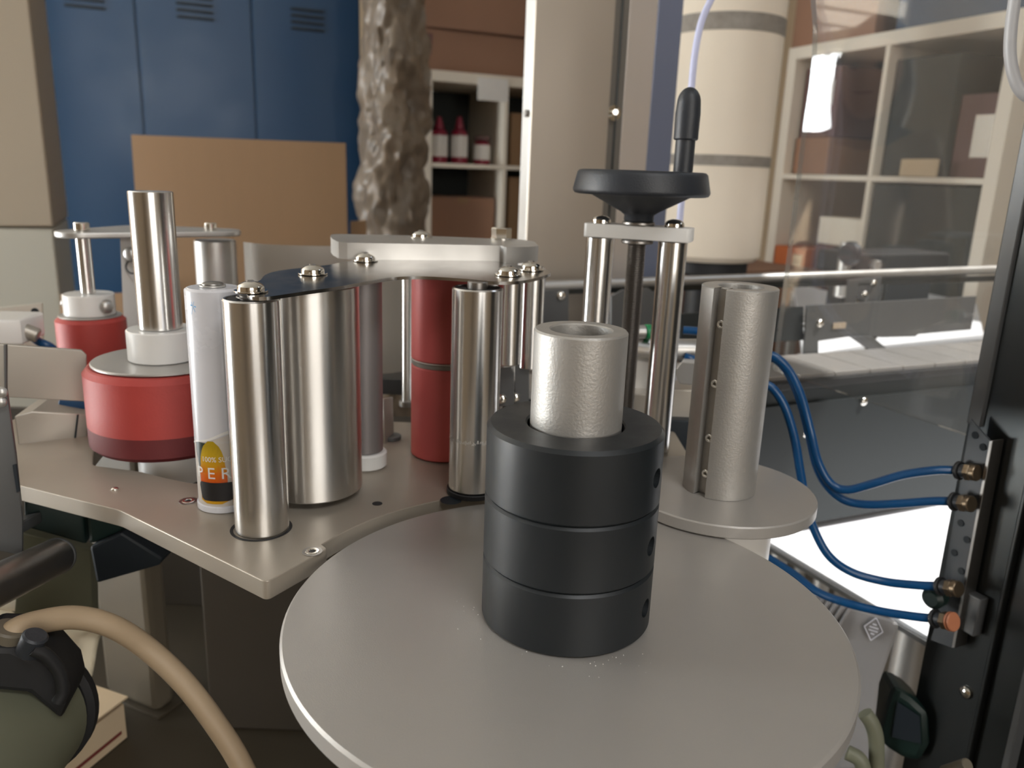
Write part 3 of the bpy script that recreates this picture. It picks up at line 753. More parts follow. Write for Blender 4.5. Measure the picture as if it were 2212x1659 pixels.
mk('tapped_hole', rod(.0030, BPZ + .00003, BPZ + .0002, (-.0765, .4327), .0001, 24), 'black', bpl)
mk('tapped_hole', rod(.0065, BPZ + .00003, BPZ + .0002, (-.034, .4415), .0001, 24), 'slot', bpl)

# ================================================================== ROLLERS
def roller(name, label, c, r, z0, z1, m, bearing=True, stub=.004, nut=0):
    t = thing(name, label, 'roller', (c[0], c[1], z0), None)
    w = max(.0016, r * .12)
    pr = [(r * .5, z0 + .002), (r - .0008, z0), (r, z0 + .0008), (r, z1 - .0008), (r - .0008, z1), (r - w, z1), (r - w, z1 - .003), (r * .5, z1 - .003), (r * .5, z0 + .002)]
    mk('shell', lathe(pr, c, 96), m, t)
    if bearing:
        mk('bearing', ring(r * .42, r - w - .0001, z1 - .0029, z1 - .0006, c, .0003, 48), 'black', t)
        mk('axle', rod(r * .40, z0 - .0, z1 + stub, c, .0005, 32), 'thread', t)
    if nut: mk('nut', rod(nut, z1 + .0005, z1 + .0025, c, .0006, 32), 'satin', t)
    return t
A_ = (-.1320, .3945); ZT = 1.1275
roller('guide_roller', 'slim polished steel roller at the front corner of the base plate', A_, .0141, BPZ + .0004, ZT, 'polished', stub=.0016)
mk_seat = tag(mk('bore_ring', ring(.0145, .0162, BPZ + .00002, BPZ + .0003, (A_[0] - .0006, A_[1]), .0001, 64), 'black'), 'dark hole rim in the base plate round the front steel roller', 'hole')
B_ = (-.1628, .4254); rB = .01457
wr_ = roller('guide_roller', 'white coated roller with torn bottle label near its foot', B_, rB, BPZ + .0003, 1.1272, 'rollerwhite', bearing=False)
mk('end_cap', rod(rB * .93, 1.1243, 1.1276, B_, .0006, 64), 'rollerwhite', wr_)
mk('washer', ring(.002, .0068, 1.1277, 1.1288, B_, .0002, 36), 'satin', wr_)
mk('screw', dome(.0056, .0016, B_, 1.1289), 'thread', wr_)
mk('foot_collar', ring(rB * .9, rB + .0008, BPZ + .0002, BPZ + .004, B_, .0004, 64), 'rollerwhite', wr_)
C_ = (-.1165, .4455); rC = .0283
rc = roller('guide_roller', 'fat turned aluminium roller behind the slim front roller', C_, rC, BPZ + .0045, 1.1285, 'brushed', bearing=False)
mk('spindle', rod(.011, BPZ + .0002, 1.1285, C_, .0005, 32), 'thread', rc)
D_ = (-.0945, .4938)
rd_ = roller('guide_roller', 'thin dusky roller on a white foot behind the fat roller', D_, .0112, BPZ + .011, 1.130, 'dusky', bearing=False)
mk('foot', rod(.0137, BPZ + .0002, BPZ + .011, D_, .0012, 48), 'white', rd_)
E_ = (-.0460, .5249); rE = .0227
re_ = thing('drive_roller', 'tall red rubber roller with a grey groove round its middle', 'roller', (E_[0], E_[1], BPZ))
zg = 1.0688
mk('core', rod(rE - .0025, BPZ + .0002, 1.131, E_, .0005, 64), 'satin', re_)
for z0, z1 in ((BPZ + .0006, zg - .0028), (zg + .0016, 1.1305)):
    mk('rubber_sleeve', ring(rE - .0024, rE, z0, z1, E_, .0008, 96), 'redlit', re_)
mk('groove_ring', ring(rE - .0024, rE - .0006, zg - .0027, zg + .0004, E_, .0003, 96), 'tape', re_)
mk('groove_lip', ring(rE - .0024, rE + .0001, zg + .0005, zg + .0015, E_, .0003, 96), 'label', re_)
F_ = (-.0218, .4560); rF = .0148
rf_ = roller('guide_roller', 'mirror polished roller with a scratch ring, left of the black core', F_, rF, BPZ + .0036, 1.1283, 'polished', stub=.0035)
mk('foot_collar', ring(rF * .7, rF + .0012, BPZ + .0002, BPZ + .0034, F_, .0004, 64), 'black', rf_)
zs = 1.0374
bm = bmesh.new()
for k in range(46):      # the scratch: short ticks round the front
    t = -PI / 2 + (k / 45 - .5) * 2.9; h = random.uniform(.0008, .0026); dz = random.uniform(-.0007, .0007); dt = random.uniform(-.02, .03)
    pts = []
    for tt, zz in ((t, zs + dz), (t + .026, zs + dz), (t + .026 + dt, zs + dz + h), (t + dt, zs + dz + h)):
        pts.append(bm.verts.new((F_[0] + (rF + .00006) * math.cos(tt), F_[1] + (rF + .00006) * math.sin(tt), zz)))
    bm.faces.new(pts)
o_ = mk('scratch', bm, 'white', rf_); o_['kind'] = 'stuff'
G_ = (-0.0033,0.5250,0.0087); H_ = (0.0120,0.5479,0.0084)
zgb = 1.0674
roller('guide_roller', 'slim steel roller under the right tip of the thin plate, left one', G_[:2], G_[2], zgb, 1.131, 'polished', bearing=False)
roller('guide_roller', 'slim steel roller under the right tip of the thin plate, right one', H_[:2], H_[2], 1.0596, 1.131, 'polished', bearing=False)
I_ = (-0.0868,0.6341,0.0041)
pi = thing('spacer_pin', 'thin polished pin standing left of the red grooved roller', 'pin', (I_[0], I_[1], BPZ))
mk('pin', rod(I_[2], BPZ + .0002, 1.13, I_[:2], .0005, 32), 'polished', pi)
mk('pin_foot', rod(I_[2] * 1.6, BPZ + .0001, BPZ + .005, I_[:2], .0005, 32), 'thread', pi)

# label on the white roller ------------------------------------------------
def on_B(x, z, lift=.0001):
    """x metres round the roller from the direction facing the lens side, z height"""
    t0 = math.atan2(-B_[1], -B_[0]) ; t = t0 + x / rB
    return Vector((B_[0] + (rB + lift) * math.cos(t), B_[1] + (rB + lift) * math.sin(t), z))
def patch(name, outline, m, parent, lift, n=14):
    """outline = rows of (z, x0, x1)"""
    bm = bmesh.new(); rows = []
    fine = []
    for (za_, xa, xb), (zb_, xc, xd) in zip(outline, outline[1:]):
        for q_ in range(8): fine.append((za_ + (zb_ - za_) * q_ / 8, xa + (xc - xa) * q_ / 8, xb + (xd - xb) * q_ / 8))
    fine.append(outline[-1])
    for z, x0, x1 in fine:
        rows.append([bm.verts.new(on_B(x0 + (x1 - x0) * k / n, z, lift)) for k in range(n + 1)])
    for a, b in zip(rows, rows[1:]):
        for k in range(n): bm.faces.new((a[k], a[k + 1], b[k + 1], b[k]))
    return mk(name, bm, m, parent)
LZ = {}
def bz(k): return LZ[k]
zz0, zz1, zz2, zz3, zz4, zz5 = 1.0052, 1.0094, 1.0190, 1.0277, 1.0366, 1.0446
mm = .0000259 * 10     # metres per pixel round the roller
lab = patch('label', [(zz0 + .001, -.0195, .0215), (zz2, -.0200, .0215), (zz4, -.0200, .0215), (zz5 - .0012, -.0200, .0215), (zz5 + .0006, -.006, .0215), (zz5 + .0035, .003, .0215), (zz5 + .0052, .0075, .0200)], 'label', wr_, .00008)
patch('printed_shadow', [(zz4 - .008, -.0150, -.0110), (zz4, -.0172, -.009), (zz5 - .0012, -.0172, -.005)], 'labelgreen', lab, .00016, 6)
bot = [(zz1 - .0016, -.0107, -.0020)]
for t in range(13):
    s = t / 12
    z = zz1 + (zz5 + .0002 - zz1) * s
    w = .0082 if s < .45 else (.0082 if s < .55 else .0074 * math.sqrt(max(.02, 1 - ((s - .55) / .46) ** 2)))
    bot.append((z, -w - .0062, w * .95 - .0062))
patch('printed_bottle', bot, 'amber', lab, .00030, 24)
patch('printed_jar', [(zz1 + .0002, -.0120, .0020), (zz1 + .0014, -.0138, .0060), (zz2 - .0006, -.0150, .0200), (zz2 + .0008, -.0146, .0200), (zz2 + .0016, -.0136, .0200)], 'labelblack', lab, .00050, 24)
mk('lettering', text_mesh('P E R', .0094, lambda x, y: on_B(x * .98 - .0063, zz2 + .0040 + y * 1.0, .00075)), 'white', lab)
mk('lettering', text_mesh('100% SUC', .0042, lambda x, y: on_B(x * .90 - .0036, zz3 + .0052 + y, .00075)), 'white', lab)
bm = bmesh.new()
for x0, z0, x1, z1 in ((-.0128, -.003, -.0105, .004), (-.0132, .002, -.0095, .0012), (-.0124, .0035, -.0101, -.0015)):
    zc = 1.1172
    a = on_B(x0, zc + z0); b = on_B(x1, zc + z1); d = Vector((0, 0, .0006))
    bm.faces.new([bm.verts.new(v) for v in (a, b, b + d, a + d)])
mk('blue_mark', bm, 'bluemark', wr_)
bm = bmesh.new(); up_ = []
for k in range(17):
    s = k / 16; x = -.0200 + .0235 * s; z = zz5 - .0032 + .0072 * s + .0004 * math.sin(s * 9)
    up_.append((bm.verts.new(on_B(x, z, .00045)), bm.verts.new(on_B(x, z + .0008 + .0010 * s, .00045))))
for p_, q_ in zip(up_, up_[1:]): bm.faces.new((p_[0], q_[0], q_[1], p_[1]))
mk('torn_edge', bm, 'white', lab)

# thin polished strap plate over the rollers -------------------------------
tpp = [(-0.1163,0.3883,1.1304),(-0.1062,0.4023,1.1309),(-0.0967,0.4141,1.1312),(-0.0851,0.4330,1.1318),(-0.0717,0.4539,1.1324),(-0.0579,0.4623,1.1327),(-0.0431,0.4623,1.1327),(-0.0279,0.4590,1.1326),(-0.0170,0.4548,1.1324),(-0.0079,0.4536,1.1324),(0.0029,0.4593,1.1326),(0.0125,0.4735,1.1330),(0.0209,0.4919,1.1336),(0.0207,0.5014,1.1338),(0.0159,0.5081,1.1340),(0.0014,0.5231,1.1345),(-0.0341,0.5572,1.1355),(-0.0571,0.5607,1.1356),(-0.0748,0.5411,1.1350),(-0.1054,0.5146,1.1342),(-0.1155,0.4950,1.1337),(-0.1237,0.4849,1.1333),(-0.1385,0.4642,1.1327),(-0.1412,0.4477,1.1322),(-0.1384,0.4304,1.1317),(-0.1387,0.4195,1.1314),(-0.1366,0.4013,1.1308),(-0.1318,0.3877,1.1304),(-0.1273,0.3822,1.1303),(-0.1221,0.3821,1.1303)]
def strap_z(x, y): return (y - .39) * .03
sp_ = thing('strap_plate', 'thin polished S curved plate screwed across the roller tops', 'plate', (-.06, .46, 1.129))
mk('plate', prism(smooth_closed(tpp, 3), 1.1285, 1.1303, 0, strap_z), 'strapsteel', sp_)
for c in ((A_[0], A_[1]), (C_[0], C_[1] + .0105), (D_[0] - .003, D_[1] + .022), (E_[0], E_[1] + .022), (-0.0046, 0.4784), (0.0093, 0.5025)):
    head_screw(sp_, c, 1.1304 + strap_z(*c), .0066 if c[1] < .5 else .0064, .0046)
mk('spring_washer', ring(.003, .0072, 1.1276, 1.1284, A_, .0002, 36), 'thread', sp_)
# thick aluminium arm above -------------------------------------------------
ta = [(-0.1273,0.5514),(-0.1211,0.5348),(-0.1102,0.5213),(-0.0662,0.5295),(-0.0360,0.5351),(-0.0114,0.5383),(-0.0069,0.5297),(0.0129,0.5447),(0.0136,0.5632),(0.0110,0.5856),(-0.0026,0.6004),(-0.0197,0.5969),(-0.0747,0.5976),(-0.1210,0.5887),(-0.1326,0.5830),(-0.1322,0.5700)]
arm = thing('pivot_arm', 'thick matte aluminium arm with two bolts above the thin plate', 'arm', (-.06, .56, 1.134))
mk('arm', prism(smooth_closed(ta, 3), 1.1342, 1.145, 0), 'satin', arm)
c1 = (-0.0690,0.5784); c2 = (-0.0117,0.5920)
head_screw(arm, c1, 1.1451, .0066, .0042)
hx = mk('hex_bolt', hexhead(.0074, 1.1462, 1.1535, c2), 'bright', arm)
mk('washer', ring(.003, .0085, 1.1451, 1.1461, c2, .0002, 36), 'bright', hx)
mk('spacer', rod(.009, 1.006, 1.1340, (c2[0] + .004, c2[1] + .004), .0005, 40), 'satin', arm)
mk('rubber_pad', rod(.0105, 1.1325, 1.1341, (c2[0] + .008, c2[1] + .0), .0004, 40), 'black', arm)
mk('spacer', rod(.008, 1.006, 1.1340, (c1[0], c1[1] + .012), .0005, 40), 'satin', arm)
# curved guide sheet ----------------------------------------------------------
cg = thing('curved_sheet', 'wide curved aluminium guide sheet behind the rollers', 'sheet', (-.2, .72, 1.0))
zc1 = 1.1227
arc = spline([(-0.2502,0.7335,0.0000),(-0.2253,0.7206,0.0000),(-0.1937,0.7194,0.0000),(-0.1582,0.7280,0.0000),(-0.1223,0.7400,0.0000),(-0.0824,0.7656,0.0000)], 8)
bm = bmesh.new(); rows = []
for z in (BPZ + .0002, zc1):
    rows.append([bm.verts.new((p.x, p.y, z)) for p in arc])
for i in range(len(arc) - 1): bm.faces.new((rows[0][i], rows[0][i + 1], rows[1][i + 1], rows[1][i]))
r_ = bmesh.ops.solidify(bm, geom=bm.faces[:], thickness=.0015)
mk('sheet', bm, 'palesheet', cg)
mk('foot_strip', box((-.135, .745, .993), (.25, .04, .0155), 0, .001), 'frame', cg)
mk('leg', box((-.16, .765, .8428), (.03, .03, .285), 0, .001), 'frame', cg)
gc = (-0.2888,0.7675,0.0190)
ps = thing('grey_pillar', 'plain grey cylinder under the flat bar, right of the tall shaft', 'pillar', (gc[0], gc[1], .95))
mk('pillar', rod(gc[2], .95, 1.1207, gc[:2], .001, 48), 'satin', ps)
# small etched bracket and clips ------------------------------------------------
eb = thing('etched_bracket', 'small upright etched metal strip between thin roller and red roller', 'bracket', (-.07, .5, BPZ))
mk('strip', slab([(-0.0898,0.5375,1.0355), (-0.0858,0.5534,1.0325), (-0.0849,0.5535,0.9873), (-0.0888,0.5377,0.9919)], (-.0015, .001, 0), .0002), 'tin', eb)
mk('strip_foot', rod(.007, BPZ + .0001, BPZ + .003, (-0.0863,0.5493), .0004, 24), 'frame', eb)
for (l_, pts, D_b, sc) in (('left', [(-0.0099,0.5299,1.0622),(-0.0010,0.5300,1.0635),(0.0010,0.5300,1.0596),(0.0019,0.5300,1.0358),(-0.0091,0.5299,1.0354)], .53, (-0.0066,0.5270,1.0420)), ('right', [(0.0015,0.5450,1.0616),(0.0086,0.5449,1.0625),(0.0114,0.5449,1.0593),(0.0126,0.5449,1.0276),(0.0027,0.5450,1.0272)], .545, (0.0026,0.5410,1.0394))):
    t = thing('clip_plate', 'grey clip plate with round corner above the black core, %s one' % l_, 'bracket', Vector(pts[-1]))
    mk('plate', slab([Vector(p) for p in pts], (.0004, .0025, 0), .0003), 'frame', t)
    side_screw(t, Vector(sc), (-.1, -1, 0), .0034, .003)
    mk('stand', rod(.004, BPZ + .0002, pts[-1][2] + .004, (pts[-1][0] + .007, pts[-1][1] + .004), .0004, 20), 'frame', t)

# ================================================================== BIG REEL DISC with black core
rp = thing('reel_table', 'large round grey disc with black ringed core and aluminium tube', 'turntable', (DC.x, DC.y, .985))
RD = .1254
mk('disc', lathe([(0, .9906), (RD - .0012, .9906), (RD, .9918), (RD, .9989), (RD - .0011, 1.0), (0, 1.0)], DC, 160), 'blast', rp)
mk('spindle', rod(.030, .7002, .9904, DC, .001, 48), 'darksteel', rp)
RB = .0380
zg1, zg2 = 1.0583, 1.0289
zbt = 1.0902
for z0, z1 in ((1.0001, zg2 - .00005), (zg2 + .00005, zg1 - .00005), (zg1 + .00005, zbt)):
    top = z1 > zbt - .001
    ch = .0016 if top else .0011
    cr2 = lathe([(.0208, z0), (RB - .0013, z0), (RB, z0 + .0013), (RB, z1 - ch), (RB - ch, z1), (.0208 + .0008, z1), (.0208, z1 - .0008), (.0208, z0)], DC, 128)
    o = mk('core_ring', cr2, 'pom', rp)
    th = math.radians(-29)
    zh = (z0 + z1) / 2 - .001
    d = Vector((math.cos(th), math.sin(th), 0)); p = Vector((DC.x, DC.y, zh)) + d * (RB - .006)
    cut = rod(.0042, 0, .012, (0, 0), .0, 24, (p, d))
    boolean_cut(o, cut)
    mk('set_screw', ring(.0016, .0040, 0, .0022, (0, 0), .0003, 20, (p + d * .0002, d)), 'thread', o)
mk('tube', lathe([(.0128, 1.0002), (.0196, 1.0002), (.0196, 1.1300), (.0189, 1.1308), (.0134, 1.1308), (.0128, 1.1302), (.0128, 1.0002)], DC, 96), 'tubealu', rp)
bm = bmesh.new()
for k in range(28):      # crumbs of swarf round the core
    t = random.uniform(PI * .95, PI * 1.75); r = RB + abs(random.gauss(.004, .006)); s = random.uniform(.0001, .00028)
    box((DC.x + r * math.cos(t), DC.y + r * math.sin(t), 1.0 + s * .6), (s, s * 1.6, s), random.uniform(0, 3), 0, bm=bm)
mk('swarf', bm, 'white', rp, kind='stuff')
# ================================================================== SMALL DISC with slotted tube
QC = Vector((.1306, .4625)); RQ = .0582; QZ = 1.0082
rq = thing('rewind_table', 'small round grey disc with a slotted aluminium tube', 'turntable', (QC.x, QC.y, .99))
mk('disc', lathe([(0, QZ - .0076), (RQ - .001, QZ - .0076), (RQ, QZ - .0068), (RQ, QZ - .0008), (RQ - .0008, QZ), (0, QZ)], QC, 128), 'blast', rq)
rt_, ri_ = .0219, .0128
th0 = math.atan2(-QC.y, -QC.x) - math.radians(30)      # slot faces the lens, a little to the left
sd = Vector((math.cos(th0), math.sin(th0))); sn = Vector((-sd.y, sd.x)); hw = .0040
poly = []
half = math.asin(hw / rt_)
for k in range(97):
    t = th0 + half + (2 * PI - 2 * half) * k / 96
    poly.append(QC + rt_ * Vector((math.cos(t), math.sin(t))))
dep = .0062
poly += [QC + sd * (rt_ - dep) - sn * hw, QC + sd * (rt_ - dep) + sn * hw]
zq1 = 1.1336
inner = []
for p in poly:
    d_ = Vector(p) - QC; t_ = math.atan2(d_.y, d_.x)
    inner.append(QC + ri_ * Vector((math.cos(t_), math.sin(t_))))
bm = bmesh.new(); n_ = len(poly)
loops = [[bm.verts.new((p.x, p.y, z)) for p in ps] for ps, z in ((poly, QZ + .0002), (poly, zq1 - .0006), ([QC + (Vector(p) - QC) * (1 - .0006 / (Vector(p) - QC).length) for p in poly], zq1), ([QC + (p - QC) * 1.04 for p in inner], zq1), (inner, zq1 - .0006), (inner, QZ + .0002))]
for A, B in zip(loops, loops[1:] + loops[:1]):
    for i in range(n_): bm.faces.new((A[i], A[(i + 1) % n_], B[(i + 1) % n_], B[i]))
tq = mk('tube', bm, 'tubealu', rq)
for py in (703, 832, 950, 1027):
    zz = {703: 1.1126, 832: 1.0773, 950: 1.0438, 1027: 1.0213}[py]
    p = QC + sd * (rt_ - dep) 
    mk('set_screw', ring(.0010, .0026, 0, .0016, (0, 0), .0003, 20, ((p.x, p.y, zz), (sd.x, sd.y, 0))), 'bright', rq)
mk('hub_sleeve', rod(.0345, .80, QZ - .0077, QC, .001, 64), 'white', rq)

# ================================================================== HANDWHEEL UNIT
NR = (.1052, .5448); nL = (0.0578,0.5620,0.0101)
hw_ = thing('handwheel_lift', 'black handwheel on a threaded spindle between two steel columns', 'handwheel', (.08, .55, BPZ))
zb0, zb1 = 1.1518, 1.1611
for c in (NR, nL[:2]):
    mk('column', rod(.0098, BPZ + .0002, zb0 - .0001, c, .0005, 64), 'polished', hw_)
ax = Vector(NR) - Vector(nL[:2]); axn = ax.normalized(); pn_ = Vector((-axn.y, axn.x))
L0 = Vector(nL[:2]) - axn * .0100; L1 = Vector(NR) + axn * .0125
yoke = round_poly([L0 - pn_ * .011, L1 - pn_ * .011, L1 + pn_ * .011, L0 + pn_ * .011], .004, 3)
mk('yoke', prism(yoke, zb0, zb1, .0006), 'white', hw_)
SPX = (0.0816,0.5490,0.0067); sc_ = SPX[:2]
z_hw0, z_hw1 = 1.1811, 1.1968
# threaded spindle
bm = bmesh.new(); pr = [(0, BPZ + .0004)]
z = BPZ + .0004; rS = .0064
while z < zb1 + .004:
    pr += [(rS - .0009, z), (rS, z + .0006)]; z += .0012
pr += [(rS - .001, z), (0, z)]
mk('spindle', lathe(pr, sc_, 32), 'thread', hw_)
mk('lower_washer', ring(rS, .0108, zb0 - .0028, zb0 - .0002, sc_, .0006, 36), 'thread', hw_)
mk('upper_nut', ring(.003, .0110, zb1 + .0002, zb1 + .0026, sc_, .0006, 36), 'thread', hw_)
for c in (NR, nL[:2]):
    mk('screw', dome(.0066, .0052, c, zb1 + .0001), 'bright', hw_)
RW = .0455
zc_ = zb1 + .0028
rim_h = z_hw1 - z_hw0
prof = [(0, zc_), (.0095, zc_), (.0100, zc_ + .001), (.0100, zc_ + .004), (.0125, zc_ + .006), (RW - .012, z_hw0 - .0003), (RW - .0032, z_hw0 - .0001), (RW - .0012, z_hw0 + .0004), (RW - .0002, z_hw0 + .0016), (RW, z_hw0 + .0030), (RW - .0021, z_hw1 - .0034), (RW - .0025, z_hw1 - .0017), (RW - .0038, z_hw1 - .0004), (RW - .0058, z_hw1), (RW - .011, z_hw1 - .001), (RW - .014, z_hw1 - .006), (.014, z_hw1 - .009), (.011, z_hw1 - .006), (0, z_hw1 - .006)]
mk('wheel', lathe(prof, sc_, 96), 'bakelite', hw_, 60)
hc = (0.1057,0.5346,0.0064)
zh0, zh1, zh2 = z_hw1 - .004, 1.2166, 1.2488
mk('handle_stem', rod(hc[2] * .98, zh0, zh1 + .002, hc[:2], .0005, 40), 'bakelite', hw_)
hr = hc[2] * 1.22
hp = [(0, zh1), (hr * .9, zh1), (hr, zh1 + .0008), (hr, zh1 + .006), (hr * 1.02, (zh1 + zh2) / 2), (hr * .96, zh2 - .010)]
hp += [(hr * .96 * math.cos(t), zh2 - .010 + .010 * math.sin(t)) for t in [PI / 2 * k / 7 for k in range(1, 7)]] + [(0, zh2)]
mk('handle_grip', lathe(hp, hc[:2], 48), 'bakelite', hw_)
# hanging cable behind the handle
cabl = mk('hanging_cable', tube([(0.1738,0.7809,1.3718),(0.1677,0.7822,1.3529),(0.1581,0.7740,1.3301),(0.1529,0.7649,1.3035),(0.1513,0.7601,1.2737),(0.1505,0.7551,1.2358),(0.1508,0.7551,1.1953),(0.1503,0.7552,1.1536),(0.1522,0.7548,1.1020),(0.1494,0.7350,1.0612),(0.1414,0.6856,1.0284),(0.1375,0.6506,1.0126)], .0031, 18), 'whitecable')
tag(cabl, 'thin pale lilac cable hanging down behind the handwheel grip', 'cable')
# pneumatic cylinder block behind the columns
pb = thing('air_cylinder', 'small aluminium air cylinder with blue hose stubs between columns and slotted tube', 'cylinder', (.1, .62, BPZ))
mk('body', box((0.1109,0.6506,1.0359), (.030, .03, .036), math.radians(10), .002), 'satin', pb)
mk('barrel', rod(.010, -.045, .02, (0, 0), .002, 32, ((0.1081,0.6359,1.0570), (1, .25, -.12))), 'polished', pb)
mk('green_collar', rod(.0062, -.002, .003, (0, 0), .0006, 24, ((0.1073,0.6309,1.0725), (1, .2, 0))), 'green', pb)
mk('fitting', rod(.0055, -.012, -.002, (0, 0), .0006, 24, ((0.1073,0.6309,1.0725), (1, .2, 0))), 'satin', pb)
mk('port', rod(.0085, -.02, .02, (0, 0), .001, 28, ((0.1413,0.6242,1.0608), (1, .15, 0))), 'satin', pb)
mk('hex_nut', hexhead(.0100, -.004, .010, (0, 0), ((0.1377,0.6045,1.0479), (-.35, -1, 0))), 'satin', pb)
mk('hose_stub', tube([(0.1329,0.6158,1.0779),(0.1412,0.6140,1.0779),(0.1618,0.6089,1.0771)], .0032, 18), 'hose', pb)
mk('hose_stub', tube([(0.1358,0.6152,1.0569),(0.1419,0.6138,1.0552),(0.1600,0.6197,1.0492)], .0032, 18), 'hose', pb)
mk('base_block', box((0.1397,0.6143,0.9957), (.035, .03, .026), 0, .001), 'slot', pb)
mk('mount', box((0.1398,0.6245,1.0162), (.04, .03, .03), 0, .001), 'tin', pb)
mk('mount', box((0.1129,0.6300,1.0096), (.05, .03, .03), 0, .001), 'tin', pb)

# ================================================================== LEFT RED ROLLERS
K_ = (-.2330, .5150); rK = .0490
kD = math.hypot(*K_)
kz0, kzd, kzr = 1.0080, 1.0644, 1.0634
kt = thing('press_roller', 'big red rubber roller with aluminium flange and tall steel shaft', 'roller', (K_[0], K_[1], .96))
zdk = 1.0237
mk('rubber', lathe([(.02, zdk), (rK, zdk), (rK, kzr - .0050), (rK - .0028, kzr - .0016), (rK - .004, kzr - .0010), (.02, kzr - .0010), (.02, zdk)], K_, 96), 'red', kt)
mk('worn_band', lathe([(.02, kz0), (rK - .003, kz0), (rK, kz0 + .003), (rK, zdk), (.02, zdk), (.02, kz0)], K_, 96), 'reddirty', kt)
mk('flange', rod(.0440, kzr - .0006, kzd + .0003, K_, .0006, 96), 'satin', kt)
kc = (-0.2321,0.5151,0.0212)
zk1 = 1.0852
mk('collar', rod(.0215, kzd + .0004, zk1, K_, .0007, 64), 'white', kt)
ks = (-0.2290,0.5165,0.0135)
mk('shaft', rod(ks[2], zk1 + .0001, 1.1733, K_, .0006, 64), 'polished', kt)
mk('hub', rod(.021, .980, kz0 - .0002, K_, .001, 48), 'white', kt)
Lx, Ly, Lr = (-0.3715,0.6859,0.0281)
l1, l2, l3, l4 = 1.0597, 1.0781, 1.1265, 1.0583
lt_ = thing('press_roller', 'smaller red roller at far left with white collar and thin shaft', 'roller', (Lx, Ly, .94))
mk('rubber', lathe([(.01, .99), (Lr, .99), (Lr, l4 - .003), (Lr - .003, l4), (.01, l4), (.01, .99)], (Lx, Ly), 80), 'red', lt_)
mk('flange', rod(Lr * .90, l4 + .0001, l1, (Lx, Ly), .0006, 64), 'satin', lt_)
cL = (-0.3705,0.6864,0.0206)
mk('collar', rod(cL[2], l1, l2, (Lx, Ly), .0008, 64), 'white', lt_)
side_screw(lt_, Vector((Lx, Ly, (l1 + l2) / 2)) + Vector((cL[2] * .93, -cL[2] * .45, 0)), (.85, -.5, 0), .006, .006, 'satin')
side_screw(lt_, Vector((Lx, Ly, (l1 + l2) / 2)) + Vector((-cL[2], 0, 0)), (-1, -.1, 0), .004, .004, 'thread')
sL = (-0.3701,0.6866,0.0058)
mk('shaft', rod(sL[2], l2, l3, (Lx, Ly), .0005, 40), 'polished', lt_)
mk('hub', rod(.02, .93, .99, (Lx, Ly), .001, 40), 'white', lt_)
fb = thing('flat_bar', 'flat rounded bar bolted on the far left shaft, passing behind the tall shaft', 'bar', (Lx, Ly, l3))
bar = hull_circle([(Lx, Ly, .021), (-0.3537, 0.7508, .02), (-0.2796, 0.7496, .021)])
mk('bar', prism(bar, l3 + .0002, l3 + .0052, .0012), 'satin', fb)
mk('bolt', rod(.0062, l3 + .0053, l3 + .0125, (Lx, Ly), .0008, 24), 'bright', fb)
pc = (-0.2848,0.7476,1.1249)
mk('bolt', rod(.0055, l3 + .0053, l3 + .0115, pc[:2], .0008, 24), 'bright', fb)
vb = thing('bracket_plate', 'upright grey bracket with dome bolt and keyhole behind the tall shaft', 'bracket', (-0.3443,0.6999,1.0536))
mk('plate', slab([(-0.3459,0.6991,1.1312), (-0.3302,0.7287,1.1297), (-0.3401,0.7241,0.9551), (-0.3524,0.6958,0.9634)], (0, .004, 0), .0008), 'white', vb)
mk('top_lip', box((-0.3420,0.7232,1.1297), (.040, .024, .003), .2, .0008), 'satin', vb)
side_screw(vb, (-0.3390,0.7014,1.1117), (-.2, -1, 0), .0060, .005, 'satin')
mk('keyhole', ring(.0048, .0062, 0, .0012, (0, 0), .0003, 28, ((-0.3389,0.7014,1.1003), (-.2, -1, 0))), 'frame', vb)

# ================================================================== LEFT SHEET METAL AND MACHINE PARTS
bs_ = thing('bent_guard', 'sand coloured bent sheet guard at the left edge before the red rollers', 'guard', (-0.3153,0.5105,1.0337))
gp = [(-0.3436,0.4919,1.0768), (-0.3298,0.5012,1.0736), (-0.2924,0.5239,1.0660), (-0.2900,0.5253,1.0622), (-0.2928,0.5237,1.0297), (-0.3330,0.4991,1.0385), (-0.3468,0.4896,1.0425)]
mk('front_sheet', slab([Vector(p) for p in gp], (-.0015, .003, 0), .0006), 'tin', bs_)
mk('fold', slab([(-0.3288,0.4995,1.0737), (-0.3279,0.5001,1.0736), (-0.3307,0.4983,1.0388), (-0.3315,0.4977,1.0390)], (0, .002, 0)), 'frame', bs_)
mk('base_block', slab([(-0.3350,0.5098,1.0218), (-0.3258,0.5157,1.0242), (-0.2974,0.5326,1.0178), (-0.3002,0.5310,0.9952), (-0.3349,0.5098,0.9979)], (-.01, .05, 0), .001), 'tin', bs_)
mk('seam', slab([(-0.3026,0.5279,1.0187), (-0.3019,0.5283,1.0186), (-0.3057,0.5262,0.9960), (-0.3064,0.5257,0.9961)], (0, .001, 0)), 'slot', bs_)
bf = mk('blue_fitting', rod(.0075, -.011, .011, (0, 0), .001, 24, ((-0.3124,0.5471,1.0180), (1, .2, 0))), 'hose')
tag(bf, 'bright blue push fitting below the bent guard at left', 'fitting')
ls = thing('steel_door', 'dark stainless plate at the left frame edge with bolt heads', 'plate', (-0.2830,0.4122,0.9994))
mk('plate', slab([(-0.2888,0.4082,1.0701), (-0.2761,0.4169,1.0682), (-0.2759,0.4170,1.0297), (-0.2766,0.4165,0.9920), (-0.2786,0.4152,0.9694), (-0.2971,0.4021,0.9810)], (-.001, .003, 0), .0005), 'frame', ls)
